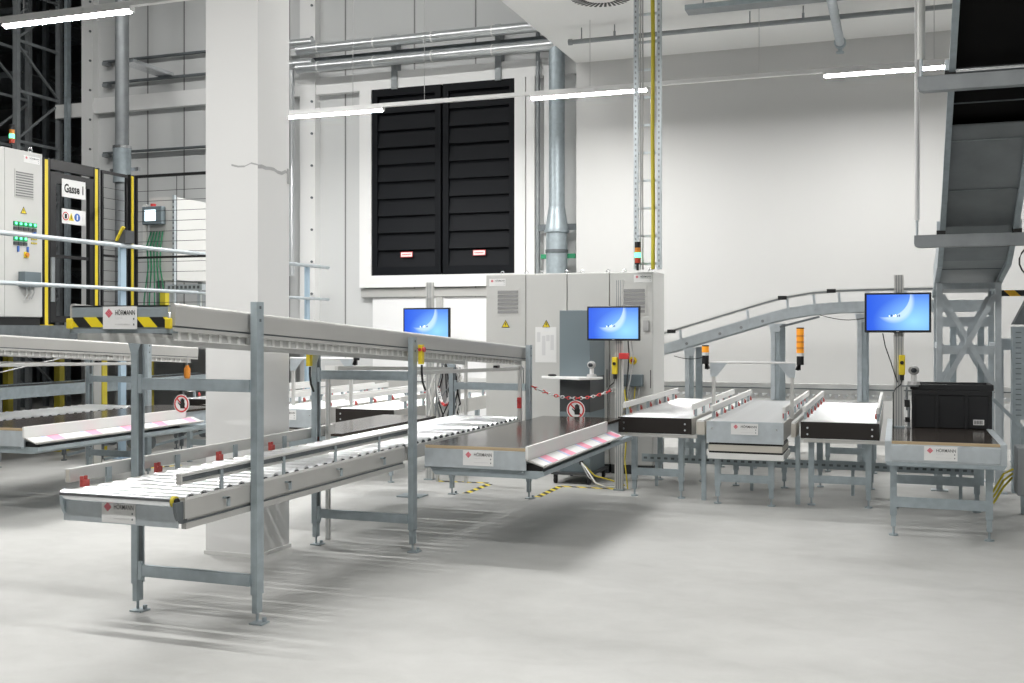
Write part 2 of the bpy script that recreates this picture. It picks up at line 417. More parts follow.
# ------------------------------------------------------------------ near / far two-tier racks
def post_mb(z0, z1, side, w=.04, d=.066, t=.004):
    # C-profile: web on the side given, lips towards the other side
    p = MB(); xs = (w/2-t, w/2) if side > 0 else (-w/2, -w/2+t)
    p.box(xs[0], xs[1], -d/2, d/2, z0, z1)
    for y in (-d/2, d/2-t): p.box(-w/2+(0 if side > 0 else t), w/2-(t if side > 0 else 0), y, y+t, z0, z1)
    xl = (-w/2, -w/2+t) if side > 0 else (w/2-t, w/2)
    p.box(xl[0], xl[1], -d/2+t, -d/2+.014, z0, z1); p.box(xl[0], xl[1], d/2-.014, d/2-t, z0, z1)
    return p
def support_frame(dx, y, top_r, top_l, zc, label):
    t = thing('support_frame', label, 'support frame', (dx-3.655, y, 0), 'portal frames under the two-tier conveyors')
    for s, top, hx in ((1, top_r, .385), (-1, top_l, .402)):
        p = post_mb(.16, top, s); p.v = [(x+s*hx, yy, z) for x, yy, z in p.v]
        if s > 0:
            for z in (top-.03, top-.1): p.box(hx+.02, hx+.022, -.008, .008, z-.008, z+.008, 1)
        else:
            p.add([(-hx-.018,-.035,top-.10),(-hx+.018,-.035,top-.10),(-hx+.06,-.035,top),(-hx-.05,-.035,top),(-hx-.018,-.029,top-.10),(-hx+.018,-.029,top-.10),(-hx+.06,-.029,top),(-hx-.05,-.029,top)],
                  [(0,1,2,3),(7,6,5,4),(0,4,5,1),(1,5,6,2),(2,6,7,3),(3,7,4,0)])
        po = p.build('post', ['galvanized', 'steel_dark'], t)
        MB().box(s*hx-.014, s*hx+(.010 if s > 0 else .017), -.028, .028, .2, top-.02).build('slot_shade', 'steel_dark', po, label='dark strip standing in for the shade inside the post channel')  # dark strip added to paint the shade inside the open channel
        f = MB().box(s*hx-.015, s*hx+.015, -.027, .027, .06, .24)
        f.cyl((s*hx,0,.012), (s*hx,0,.06), .008, 8); f.box(s*hx-.03, s*hx+.05, -.035, .045, 0, .008); f.cyl((s*hx+.03,.025,.008), (s*hx+.03,.025,.03), .012, 8)
        f.build('levelling_foot', 'galvanized', t)
    hx = .385
    for z0, z1 in ((.208, .272), (zc-.033, zc+.033)):
        b = MB().box(-hx+.02, hx-.02, -.045, -.04, z0, z1); b.box(-hx+.02, hx-.02, -.045, -.015, z1-.004, z1); b.box(-hx+.02, hx-.02, -.045, -.015, z0, z0+.004)
        b.box(-hx+.02, -hx+.045, -.048, -.03, z0-.02, z1+.02); b.box(hx-.045, hx-.02, -.048, -.03, z0, z1)
        b.build('crossbar', 'galvanized', t, bevel=.002)
    return t

def zt(y): return 1.728-.0563*(y-4.35)     # top edge of the sloping upper conveyor
def upper_conveyor(dx, label, y1=9.66):
    y0 = 4.36; plate = True
    t = thing('gravity_conveyor', label, 'conveyor', (dx-3.635, y0, 0))
    L = y1-y0
    def sl(poly, a, b, m=0, mb=None):     # profile (x, z below top edge) swept along the slope
        n = len(poly); v = [(x, a, zt(y0+a)+z) for x, z in poly]+[(x, b, zt(y0+b)+z) for x, z in poly]
        mb.add(v, [tuple(range(n))[::-1], tuple(range(n, 2*n))]+[(i,(i+1)%n,n+(i+1)%n,n+i) for i in range(n)], m)
    for s in (1, -1):
        p = MB(); X = .305*s
        sl([(X-.012*s,0),(X+.008*s,-.002),(X+.016*s,-.010),(X+.018*s,-.02),(X+.014*s,-.112),(X-.012*s,-.112)], 0, L, 0, p)
        sl([(X-.008*s,-.112),(X+.006*s,-.112),(X+.006*s,-.121),(X-.008*s,-.121)], 0, L, 1, p)
        sl([(X-.012*s,-.121),(X+.013*s,-.121),(X+.013*s,-.140),(X-.012*s,-.140)], 0, L, 2, p)
        o = p.build('side_panel', ['panel_grey', 'steel_dark', 'panel_grey'], t)
        st = MB()
        sl([(X-.02*s,-.140),(X-.014*s,-.140),(X-.014*s,-.182),(X-.02*s,-.182)], .02, L-.1, 0, st)
        for k in range(int((L-.2)/.085)):
            a = .05+k*.085; sl([(X-.014*s,-.14),(X-.008*s,-.14),(X-.008*s,-.182),(X-.014*s,-.182)], a, a+.022, 1, st)
        sl([(X-.014*s,-.178),(X-.006*s,-.178),(X-.006*s,-.182),(X-.014*s,-.182)], .02, L-.1, 1, st)
        st.build('slotted_rail', ['aluminium', 'panel_light'], o, label='slotted steel strip below the side panel')
    r = MB().cyl((-.285,0,0), (.285,0,0), .038, 14).build('roller', 'roller', t)
    r.location = (0, .12, zt(y0+.12)-.075)
    k = 1
    while .12+k*.125 < L-.05:
        pcopy(r, 0, k*.125, -.0563*k*.125); k += 1
    e = MB().box(-.29, .29, -.02, -.012, zt(y0)-.122, zt(y0)-.012); e.box(-.29, .29, -.02, .03, zt(y0)-.02, zt(y0)-.012); e.box(-.305,.305,-.02,.04, zt(y0)-.150, zt(y0)-.122)
    eo = e.build('end_plate', 'galvanized', t)
    h = MB().box(-.288, .288, -.0225, -.02, zt(y0)-.120, zt(y0)-.070); h.build('hazard_tape', 'hazard', eo, label='black and yellow striped tape')
    if plate: nameplate(eo, .01, -.027, zt(y0)-.073)
    for s in (1, -1):
        MB().prism([(-.02,-.018),(-.018,-.034),(.014,-.034),(.02,-.018)], 'z', zt(y0)-.128, zt(y0)-.075).build('bumper', 'yellow', t, loc=(.30*s,0,0), bevel=.006, label='yellow corner bumper')
    return t

def lower_conveyor(dx, label, y1=9.5, near=True):
    y0 = 4.38
    t = thing('roller_conveyor', label, 'conveyor', (dx-3.665, y0, 0))
    L = y1-y0; hw = .352
    # right side ends where the worktable starts; left side runs through
    for s, l in ((1, 2.52), (-1, L)):
        p = MB(); X = hw*s; a = .03
        p.prism([(X-.014*s,.652),(X-.014*s,.762),(X+.012*s,.768),(X+.018*s,.755),(X+.018*s,.664),(X+.004*s,.660),(X+.004*s,.650)], 'y', a, l, 0)
        p.prism([(X-.012*s,.650),(X+.008*s,.650),(X+.008*s,.641),(X-.012*s,.641)], 'y', a, l, 1)
        p.prism([(X-.012*s,.641),(X+.016*s,.641),(X+.016*s,.612),(X-.012*s,.612)], 'y', a+.01, l, 0)
        p.build('side_panel', ['panel_grey', 'steel_dark'], t)
    r = MB().cyl((-.325,0,0), (.325,0,0), .037, 18)
    for x in (-.325, .325): r.cyl((x-.008,0,0), (x+.008,0,0), .029, 10, 1)
    r = r.build('roller', ['roller', 'dark_plastic'], t, loc=(0,.13,.740))
    k = 1
    while .13+k*.112 < L-.06: pcopy(r, 0, k*.112, 0); k += 1
    MB().cyl((-.352,0,.752), (.322,0,.752), .029, 18).build('end_roller', 'chrome', t, bevel=.002, label='bright end roller')
    c = MB().cyl((.322,0,.752), (.338,0,.752), .027, 14, 0); c.cyl((.338,0,.752), (.348,0,.752), .018, 12, 1); c.build('roller_cap', ['yellow_dark', 'black'], t)
    e = MB().box(-.348, .352, -.004, .004, .622, .735).build('end_panel', 'galvanized_pale', t, bevel=.002)
    nameplate(e, -.0, -.009, .684)
    for s, mname in ((-1, 'galvanized'), (1, 'steel_dark')):
        k = MB(); X = .345*s
        n = 10; poly = [(-.03,.75)]+[(-.03+.055*(1-math.cos(PI/2*i/n)), .75-.11*math.sin(PI/2*i/n)) for i in range(n+1)]+[(.06,.64),(.06,.75)]
        k.prism(poly, 'x', X-.004, X+.014, 0); k.build('corner_cover', mname, t, label='rounded corner cover')
    # guide rails
    g = MB().box(-.46, -.43, .13, 2.95, .79, .862); g.box(-.455,-.435,.128,.14,.795,.857,1)
    g.build('guide_rail', ['aluminium', 'beige'], t, bevel=.002)
    for yy in (.42, 1.02, 1.62, 2.22, 2.82):
        q = MB().box(-.43, -.37, yy-.02, yy+.02, .66, .67); q.box(-.43, -.42, yy-.02, yy+.02, .67, .84); q.build('rail_bracket', 'galvanized', t)
        k = MB().box(-.40,-.375,yy-.25,yy-.205,.765,.80); k.box(-.40,-.388,yy-.25,yy-.235,.80,.82); k.box(-.40,-.388,yy-.22,yy-.205,.80,.82); k.box(-.392,-.386,yy-.23,yy-.225,.73,.765); k.build('red_clip', 'clip_red', t, label='small red plastic clip')
    g = MB().box(.335, .358, .02, 2.62, .872, .884); g.box(.335,.358,.02,2.62,.832,.844); g.box(.335,.346,.02,2.62,.844,.872); g.box(.346,.348,.03,2.62,.846,.870,1)
    g.box(.33,.36,.012,.022,.830,.886)
    g.build('guide_rail', ['aluminium', 'steel_dark'], t)
    for yy in (.35, .95, 1.55, 2.15):
        q = MB().box(.352,.36,yy-.012,yy+.012,.72,.868); q.box(.360,.402,yy-.012,yy+.012,.72,.728) ; q.box(.395,.402,yy-.012,yy+.012,.68,.728)
        q.build('rail_bracket', 'galvanized', t)
    MB().box(.333,.352,2.60,5.1,.655,.752).build('rail_cover','panel_grey',t)
    MB().bar((-.36,2.85,1.30),(-.36,5.1,1.215),.03,.03).build('hanging_bar','aluminium',t)
    MB().box(.335,.365,5.03,5.06,.62,1.255).build('bar_post','aluminium',t)
    q = MB().box(.338,.372,5.0,5.03,.86,.96); q.cyl((.355,5.0,.93),(.355,4.985,.93),.014,10); q.build('call_button','red',t,label='small red call button')
    MB().box(.31,.35,4.45,4.51,1.255,1.275).build('clip','black',t)
    # flat bar hanging under the upper tier
    MB().bar((.33,2.85,1.275), (.33,5.15,1.225), .035, .03).build('hanging_bar', 'aluminium', t, bevel=.003)
    return t

def e_stop(parent, x, y, z, name='emergency_stop'):
    b = MB().box(x, x+.03, y-.06, y-.02, z-.07, z+.07, 0); b.cyl((x+.03,y-.04,z+.035),(x+.045,y-.04,z+.035),.018,12,1); b.cyl((x+.015,y-.06,z+.035),(x+.015,y-.07,z+.035),.012,12,1)
    b.tube([(x+.02,y-.04,z-.075),(x+.02,y-.04,z-.13),(x+.025,y-.035,z-.2),(x+.04,y-.02,z-.26)], .008, 6, 2)
    return b

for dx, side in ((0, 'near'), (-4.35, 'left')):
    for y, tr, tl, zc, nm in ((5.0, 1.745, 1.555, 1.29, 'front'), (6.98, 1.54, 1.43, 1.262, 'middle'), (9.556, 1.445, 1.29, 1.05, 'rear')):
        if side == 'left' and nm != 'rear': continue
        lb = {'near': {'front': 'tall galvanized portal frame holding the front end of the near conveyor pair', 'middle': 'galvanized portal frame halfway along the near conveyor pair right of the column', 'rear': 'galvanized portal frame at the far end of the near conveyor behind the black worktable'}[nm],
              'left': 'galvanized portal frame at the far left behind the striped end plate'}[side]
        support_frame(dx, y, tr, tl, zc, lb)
upper_conveyor(0, 'upper sloping conveyor of the near rack with black and yellow striped end')
u2 = upper_conveyor(-4.35, 'upper sloping conveyor at the far left edge of the hall', 10.5)
q = MB().cyl((0,0,0),(0,0,.03),.022,12); q.cyl((0,0,-.10),(0,0,0),.036,14); q.cyl((0,0,-.14),(0,0,-.10),.02,12,r2=.036); q.cyl((0,0,.03),(0,0,.235),.006,6,1)
tag(q.build('pull_switch',['orange_lamp','cable_grey'],None,loc=(-7.67,10.3,1.15)),'orange-red pull switch hanging at the end of the left upper conveyor','switch')
lower_conveyor(0, 'lower level roller conveyor of the near rack with shiny rollers')
lower_conveyor(-4.35, 'lower level roller conveyor at far left behind the inclined label ledge')
# emergency stops clipped to the frames
tag(e_stop(None, -3.243, 7.075, 1.415).build('emergency_stop', ['yellow', 'red', 'cable_black']), 'yellow emergency stop box with red button on the middle portal frame', 'emergency stop')
tag(e_stop(None, -4.085, 6.945, 1.395).build('emergency_stop', ['yellow', 'red', 'cable_black']), 'yellow hanging switch box on the frame post right of the column', 'emergency stop')

# ------------------------------------------------------------------ black worktables with the label ledge
def ledge_table(dx, label, plate=True):
    y0, y1 = 7.02, 9.72
    t = thing('packing_table', label, 'table', (dx-2.745, y0, 0))
    L = y1-y0; LL = 2.24; a, b = -.44, .325
    MB().box(a, b, .0, L, .745, .768).build('tabletop', 'table_black', t, label='polished black tabletop')
    MB().box(a-.002, b+.0, -.006, -.001, .748, .769).build('edge_strip', 'wood_edge', t, label='thin plywood coloured edge')
    f = MB().box(a, b, -.012, .0, .615, .747); f.box(a-.004, a, -.012, L, .60, .76); f.box(b-.03,b-.026,-.012,L,.60,.745)
    fo = f.build('front_panel', 'galvanized_pale', t, bevel=.002)
    if plate: nameplate(fo, -.03, -.017, .69, .23, .108)
    u = MB().prism([(a+.02,.612),(b+.12,.612),(b+.12,.58),(b+.06,.555),(a+.06,.555)], 'y', .02, L-.05); u.build('under_frame', 'galvanized', t, bevel=.003)
    q = MB().box(a-.03, b-.05, 2.59, 2.63, .52, .556); q.box(a-.03, a+.02, 2.50, 2.63, .47, .556); q.build('support_arm', 'galvanized', t)
    k = MB().prism([(b,.70),(b,.784),(b+.022,.784),(b+.022,.69)], 'y', -.03, LL-.12); k.build('ledge_upstand', 'panel_light', t, bevel=.003, label='pale upright lip')
    k = MB().prism([(b+.0,.70),(b+.13,.652),(b+.13,.645),(b+.0,.685)], 'y', -.02, LL)
    k.prism([(b+.13,.652),(b+.145,.663),(b+.152,.655),(b+.135,.640),(b+.13,.640)], 'y', -.02, LL, 0)
    lo = k.build('label_ledge', 'panel_grey', t)
    s = MB(); n = 5; yy = .02
    def strip(p, q, m, o): s.add([(b+.03,p,.6892+o),(b+.125,p,.6542+o),(b+.125,q,.6542+o),(b+.03,q,.6892+o),(b+.03,p,.688+o),(b+.125,p,.653+o),(b+.125,q,.653+o),(b+.03,q,.688+o)], [(0,1,2,3),(4,7,6,5),(0,4,5,1),(2,6,7,3),(0,3,7,4),(1,5,6,2)], m)
    strip(.0, LL-.02, 0, .0005)
    for k in range(n):
        yy = .14+k*.46
        strip(yy, yy+.05, 2, .0012); strip(yy+.06, yy+.20, 1, .0012)
    s.build('label_strip', ['white', 'pink', 'lilac'], lo, label='strip of white and pink labels')
    c = MB().box(b-.02, b+.10, .03, .06, .60, .655); c.box(b-.02,b+.1,LL-.35,LL-.32,.60,.655); c.build('ledge_bracket', 'black', t)
    return t
ledge_table(0, 'black topped worktable beside the near rack, ledge with pink labels, company plate in front')
ledge_table(-4.42, 'black topped worktable with pink labels at the left edge', False)
# narrow worktable between the near rack and the middle conveyors
t = thing('narrow_table', 'narrow dark worktable behind the near rack right of the column', 'table', (-4.46, 7.6, 0))
MB().box(-.28,.28,0,1.85,.735,.76).build('tabletop', 'table_black', t)
MB().box(-.29,.29,-.01,1.86,.62,.734).build('frame', 'galvanized', t)
q = MB().box(.07,.13,1.67,1.73,.012,.62); q.box(-.02,.22,1.6,1.8,0,.012); q.build('pedestal','galvanized',t)
# ------------------------------------------------------------------ infeed conveyors along the back
def leg_mb(x, y, top, w=.05):
    q = MB().box(x-w/2, x+w/2, y-w/2, y+w/2, .16, top); q.box(x-w/2+.006, x+w/2-.006, y-w/2+.006, y+w/2-.006, .07, .16)
    q.cyl((x,y,.01), (x,y,.07), .009, 8); q.cyl((x,y,0), (x,y,.012), .035, 12)
    return q
def infeed(x0, x1, y0, front, label, legs, y1=12.8, ztop=.762, rails=(1,1)):
    t = thing('infeed_conveyor', label, 'conveyor', ((x0+x1)/2, y0, 0)); w = (x1-x0)/2; L = y1-y0
    for s in (1, -1):
        MB().box(s*w-.02 if s > 0 else -w, w if s > 0 else -w+.02, .01, L, .60, ztop).build('side_panel', 'panel_grey', t)
    r = MB().cyl((-w+.025,0,0), (w-.025,0,0), .026, 12).build('roller', 'roller', t, loc=(0,.08,ztop-.018))
    k = 1
    while .08+k*.1 < L-.05: pcopy(r, 0, k*.1, 0); k += 1
    if front == 'black':
        f = MB().box(-w, w, -.02, .0, .618, ztop+.003).build('front_panel', 'black_laminate', t, bevel=.002, label='black front panel')
        for x in (-w+.06, w-.06):
            for z in (.655, .712): MB().cyl((x,-.02,z),(x,-.026,z),.009,10).build('bolt', 'chrome', f)
        MB().box(-w+.03, w+.05, -.015, .02, .583, .612).build('under_bar', 'panel_grey', t)
    else:
        f = MB().box(-w, w, -.02, .0, .572, ztop+.003).build('front_panel', 'galvanized_pale', t, bevel=.002, label='galvanized front panel with company plate')
        nameplate(f, -.0, -.026, .70, .24, .10)
        for x in (-w+.05, w-.06): MB().cyl((x,-.02,.70),(x,-.026,.70),.009,10).build('bolt','chrome',f)
        MB().box(-w+.02, w-.01, .0, .5, .552, .572).build('gap_strip', 'black', t)
        MB().box(-w+.015, w-.01, -.01, .55, .495, .553).build('motor_cover', 'beige', t, bevel=.002, label='beige cover under the front panel')
        MB().box(-w+.01, w, -.012, .6, .425, .478).build('under_bar', 'panel_light', t)
        MB().box(-w+.02, w-.01, .0, .5, .478, .495).build('gap_strip', 'black', t)
    top = .60 if front == 'black' else .43
    for y in (.12, 1.3, L-.3):
        for x in legs:
            leg_mb(x-(x0+x1)/2, y, top if y < 1 else .6).build('leg', 'galvanized', t)
        a, b = legs[0]-(x0+x1)/2, legs[1]-(x0+x1)/2
        MB().box(a+.02, b-.02, y-.03, y-.022, .205, .275).build('crossbar', 'galvanized', t)
    for s, on in ((-1, rails[0]), (1, rails[1])):
        if not on: continue
        X = s*(w-.016)
        MB().box(X-.014, X+.014, .18, L-.05, .835, .89).build('guide_rail', 'panel_light', t, bevel=.003)
        for k in range(6):
            y = .3+k*(L-.6)/5
            MB().box(X-.012, X+.012, y-.012, y+.012, .64, .836).build('rail_bracket', 'galvanized', t)
            q = MB().box(X-s*.02-.008, X-s*.02+.010, y+.05, y+.08, .775, .805); q.box(X-s*.02-.008,X-s*.02+.001,y+.05,y+.08,.805,.82)
            q.build('red_clip', 'clip_red', t, label='small red plastic clip')
    return t
DX = -4.72
infeed(-2.5, -1.8, 9.93, 'black', 'infeed roller conveyor with black front beside the monitor post left of the lamp bracket', (-2.37, -1.92))
infeed(-1.63, -.95, 9.75, 'plate', 'infeed conveyor with galvanized front plate under the stack light bracket', (-1.55, -1.07))
infeed(-.82, -.15, 9.95, 'black', 'infeed roller conveyor with black front next to the crate table', (-.736, -.244))
infeed(-2.5+DX, -1.8+DX, 9.93, 'black', 'black fronted infeed conveyor seen behind the column at left', (-2.37+DX, -1.92+DX))
infeed(-3.38+DX, -2.75+DX, 10.7, 'black', 'pale infeed conveyor seen left of the column behind the round hand sign', (-3.3+DX, -2.83+DX))
infeed(-1.63+DX, -.95+DX, 9.75, 'plate', 'galvanized fronted infeed conveyor seen just right of the column', (-1.57+DX, -1.07+DX))
infeed(-.82+DX, -.15+DX, 9.95, 'black', 'black fronted infeed conveyor seen through the near rack below the hanging switch', (-.736+DX, -.244+DX))
# spacer boxes between the infeed fronts
def spacer(x0, x1, y, label):
    t = thing('bridge_box', label, 'cover box', ((x0+x1)/2, y, .62)); w = (x1-x0)/2
    MB().box(-w, w, 0, .35, 0, .12).build('box', 'beige', t, bevel=.003)
    MB().box(-w+.004, w-.004, .0, 3., .12, .136).build('lid', 'panel_light', t)
    MB().box(-w+.03, -w+.07, .1, .14, -.62, 0).build('leg', 'galvanized', t); MB().box(-w+.03, -w+.07, 2.8, 2.84, -.62, .12).build('leg', 'galvanized', t)
    return t
spacer(-1.752, -1.675, 9.9, 'small beige box bridging the left and middle infeed conveyors')
spacer(-.905, -.865, 9.95, 'small beige box between the middle and right infeed conveyors')
# perforated cable tray crossing under the infeed conveyors
def perf_tray(x0, x1, y, z0, z1, label):
    t = MB().box(x0, x1, y, y+.003, z0, z1, 0); t.box(x0,x1,y,y+.1,z0,z0+.003,0)
    n = int((x1-x0)/.07)
    for k in range(n): t.box(x0+.02+k*.07, x0+.055+k*.07, y-.002, y, (z0+z1)/2-.012, (z0+z1)/2+.01, 1)
    for k in range(4):
        x = x0+.15+(x1-x0-.3)*k/3; t.box(x-.015, x+.015, y+.005, y+.03, 0, z0)
    return tag(t.build('cable_tray', ['galvanized', 'steel_dark']), label, 'cable tray')
perf_tray(-2.46, .7, 10.75, .245, .325, 'perforated cable tray running low under the three infeed conveyors')

# stack lights on the gantry brackets
def gantry(xa, xb, y, label, n1, n2, l1, l2):
    t = thing('lamp_bracket', label, 'lamp bracket', ((xa+xb)/2, y, .765)); h = (xb-xa)/2
    for s in (-1, 1):
        MB().box(s*h-.016, s*h+.016, -.014, .014, 0, .50).build('post', 'aluminium', t)
        g = MB().prism([(s*h-s*.03,.38),(s*h+s*.03,.38),(s*h+s*.03,.51),(s*h-s*.13,.51)], 'y', -.02, -.016); g.build('gusset', 'galvanized_pale', t)
    MB().cyl((-h-.04,0,.515),(h+.04,0,.515),.012,10).build('crossbar', 'white_gloss', t)
    for s, n, lb in ((-1, n1, l1), (1, n2, l2)):
        st = thing('stack_light', lb, 'signal lamp', ((xa+xb)/2+s*(h+.075), y-.02, 1.245), 'orange signal lamps on the lamp brackets')
        b = MB().cyl((0,0,.02),(0,0,.10),.033,16); b.box(-.02 if s > 0 else -.005, .005 if s > 0 else .02, -.015,.015,-.03,.03); b.bar((-s*.03,0,-.03),(-s*.005,0,.03),.03,.03)
        b.build('base', 'black', st, label='black base')
        MB().cyl((0,0,.10),(0,0,.13),.033,16).build('collar', 'white', st)
        o = MB().cyl((0,0,.13),(0,0,.165),.034,16).build('lens', 'orange', st)
        for k in range(1, n):
            o2 = pcopy(o, 0, 0, .056*k)
        o.scale = (1,1,1)
        for k in range(n): pass
        MB().cyl((0,0,.13+.056*n),(0,0,.142+.056*n),.034,16).build('cap', 'black', st)
        for k in range(n-1): MB().cyl((0,0,.165+.056*k),(0,0,.186+.056*k),.0335,16).build('lens_ring', 'orange_lamp', st)
        MB().cyl((0,0,.165+.056*(n-1)),(0,0,.13+.056*n),.034,16).build('lens', 'orange', st)
    return t
gantry(-1.648, -.923, 10.25, 'white bracket frame carrying two stack lights over the right infeed conveyors', 1, 4,
       'short orange stack light with one segment left on the right lamp bracket', 'tall orange stack light with four segments right on the lamp bracket')
gantry(-6.18, -5.475, 10.15, 'white bracket frame seen through the near rack right of the column', 1, 4,
       'orange stack light largely hidden behind the near conveyor next to the column', 'stack light with black base seen just under the near upper conveyor')

# transfer line behind the infeed conveyors
t = thing('transfer_conveyor', 'low cross conveyor running along the back ends of the infeed conveyors', 'conveyor', (0, 13.55, 0))
MB().box(-6.4, 1.45, 0, .03, .80, .93).build('side_panel', 'panel_light', t, bevel=.003)
MB().box(-6.4, 1.45, .55, .58, .70, .86).build('side_panel', 'panel_light', t)
MB().box(-6.4, 1.45, -.012, 0, .86, .872).build('groove', 'steel_dark', t)
r = MB().cyl((0,.03,.78),(0,.55,.78),.025,10).build('roller','roller',t,loc=(-6.3,0,0))
for k in range(1, 76): pcopy(r, k*.1, 0, 0)
for x in (-6.2, -4.6, -3., -1.4, .2, 1.3):
    for y in (.015, .565): leg_mb(x, y, .72).build('leg', 'galvanized', t)

# ------------------------------------------------------------------ crate table at the right
t = thing('packing_table', 'galvanized worktable with black top holding the black crate at right', 'table', (.33, 8.55, 0))
MB().box(-.37,.37,.005,2.1,.735,.752).build('tabletop','table_black',t,label='polished black tabletop')
f = MB(); f.box(-.42,-.372,-.01,2.1,.60,.757); f.box(.372,.42,-.01,2.1,.60,.757); f.box(-.372,.372,-.012,.004,.60,.734); f.build('frame','galvanized_pale',t,bevel=.004)
MB().box(-.372,.372,-.014,.004,.736,.757).build('edge_strip','wood_edge',t,label='thin plywood coloured edge')
pn = MB().box(-.375,.375,-.02,-.013,.612,.728).build('front_panel','galvanized_pale',t,bevel=.002)
nameplate(pn, -.03, -.025, .675, .23, .105)
MB().prism([(-.42,.602),(-.40,.57),(.40,.57),(.42,.602)],'y',-.008,2.1).build('under_frame','galvanized',t)
for x in (-.36,.32):
    for y in (.26, 1.6):
        q = leg_mb(x, y, .57, .048); q.build('leg','galvanized',t)
for y in (.23, 1.57):
    MB().box(-.34,.30,y,y+.005,.225,.305).build('crossbar','galvanized',t)
# crate
t = thing('plastic_crate', 'large black plastic crate standing on the right worktable', 'crate', (.43, 10.02, .7525))
W, D, Hh = .31, .2, .375
cm = MB()
for (a,b,c_,d_) in ((-W,W,-D,-D+.012),(-W,W,D-.012,D),(-W,-W+.012,-D+.012,D-.012),(W-.012,W,-D+.012,D-.012)): cm.box(a,b,c_,d_,0,Hh)
cm.box(-W,W,-D,D,.0,.012)
cm.build('body','tote_black',t,bevel=.006)
rm = MB()
rm.box(-W-.018,W+.018,-D-.018,-D,Hh-.05,Hh); rm.box(-W-.018,W+.018,D,D+.018,Hh-.05,Hh); rm.box(-W-.018,-W,-D,D,Hh-.05,Hh); rm.box(W,W+.018,-D,D,Hh-.05,Hh)
rm.box(-W-.008,W+.008,-D-.012,-D,Hh-.095,Hh-.05)
rm.build('rim','tote_black',t,bevel=.005)
for x in (-W-.006,-.125,.105,W-.02):
    MB().box(x,x+.026,-D-.012,-D,.0,Hh-.09).build('rib','tote_black',t,bevel=.003)
lb = MB().box(.17,.255,-D-.004,-D,.035,.08,0)
for k in range(9): lb.box(.18+k*.0075,.183+k*.0075+(.002 if k%3 == 0 else 0),-D-.005,-D-.004,.042,.073,1)
lb.build('barcode_label',['white','text_black'],t,label='white barcode sticker')
# electrical box beyond the table
t = thing('junction_box', 'grey electrical box with yellow cables beside the right worktable', 'junction box', (.93, 9.45, .28))
MB().box(-.04,.06,-.14,.14,0,.38).build('box','steel_grey',t,bevel=.006)
MB().box(.06,.10,-.12,.12,.02,.36).build('door','panel_grey',t,bevel=.006)
MB().box(.03,.05,-.02,.02,-.28,0).build('stand','steel_grey',t)
q = MB()
for k in range(3):
    q.tube([(-.06,-.05+k*.05,.2-k*.04),(-.13,-.05+k*.03,.16-k*.06),(-.2,-.02,.02-k*.05),(-.24,0,-.05-k*.03)], .009, 6)
q.build('cable','yellow_dark',t,label='yellow cables')

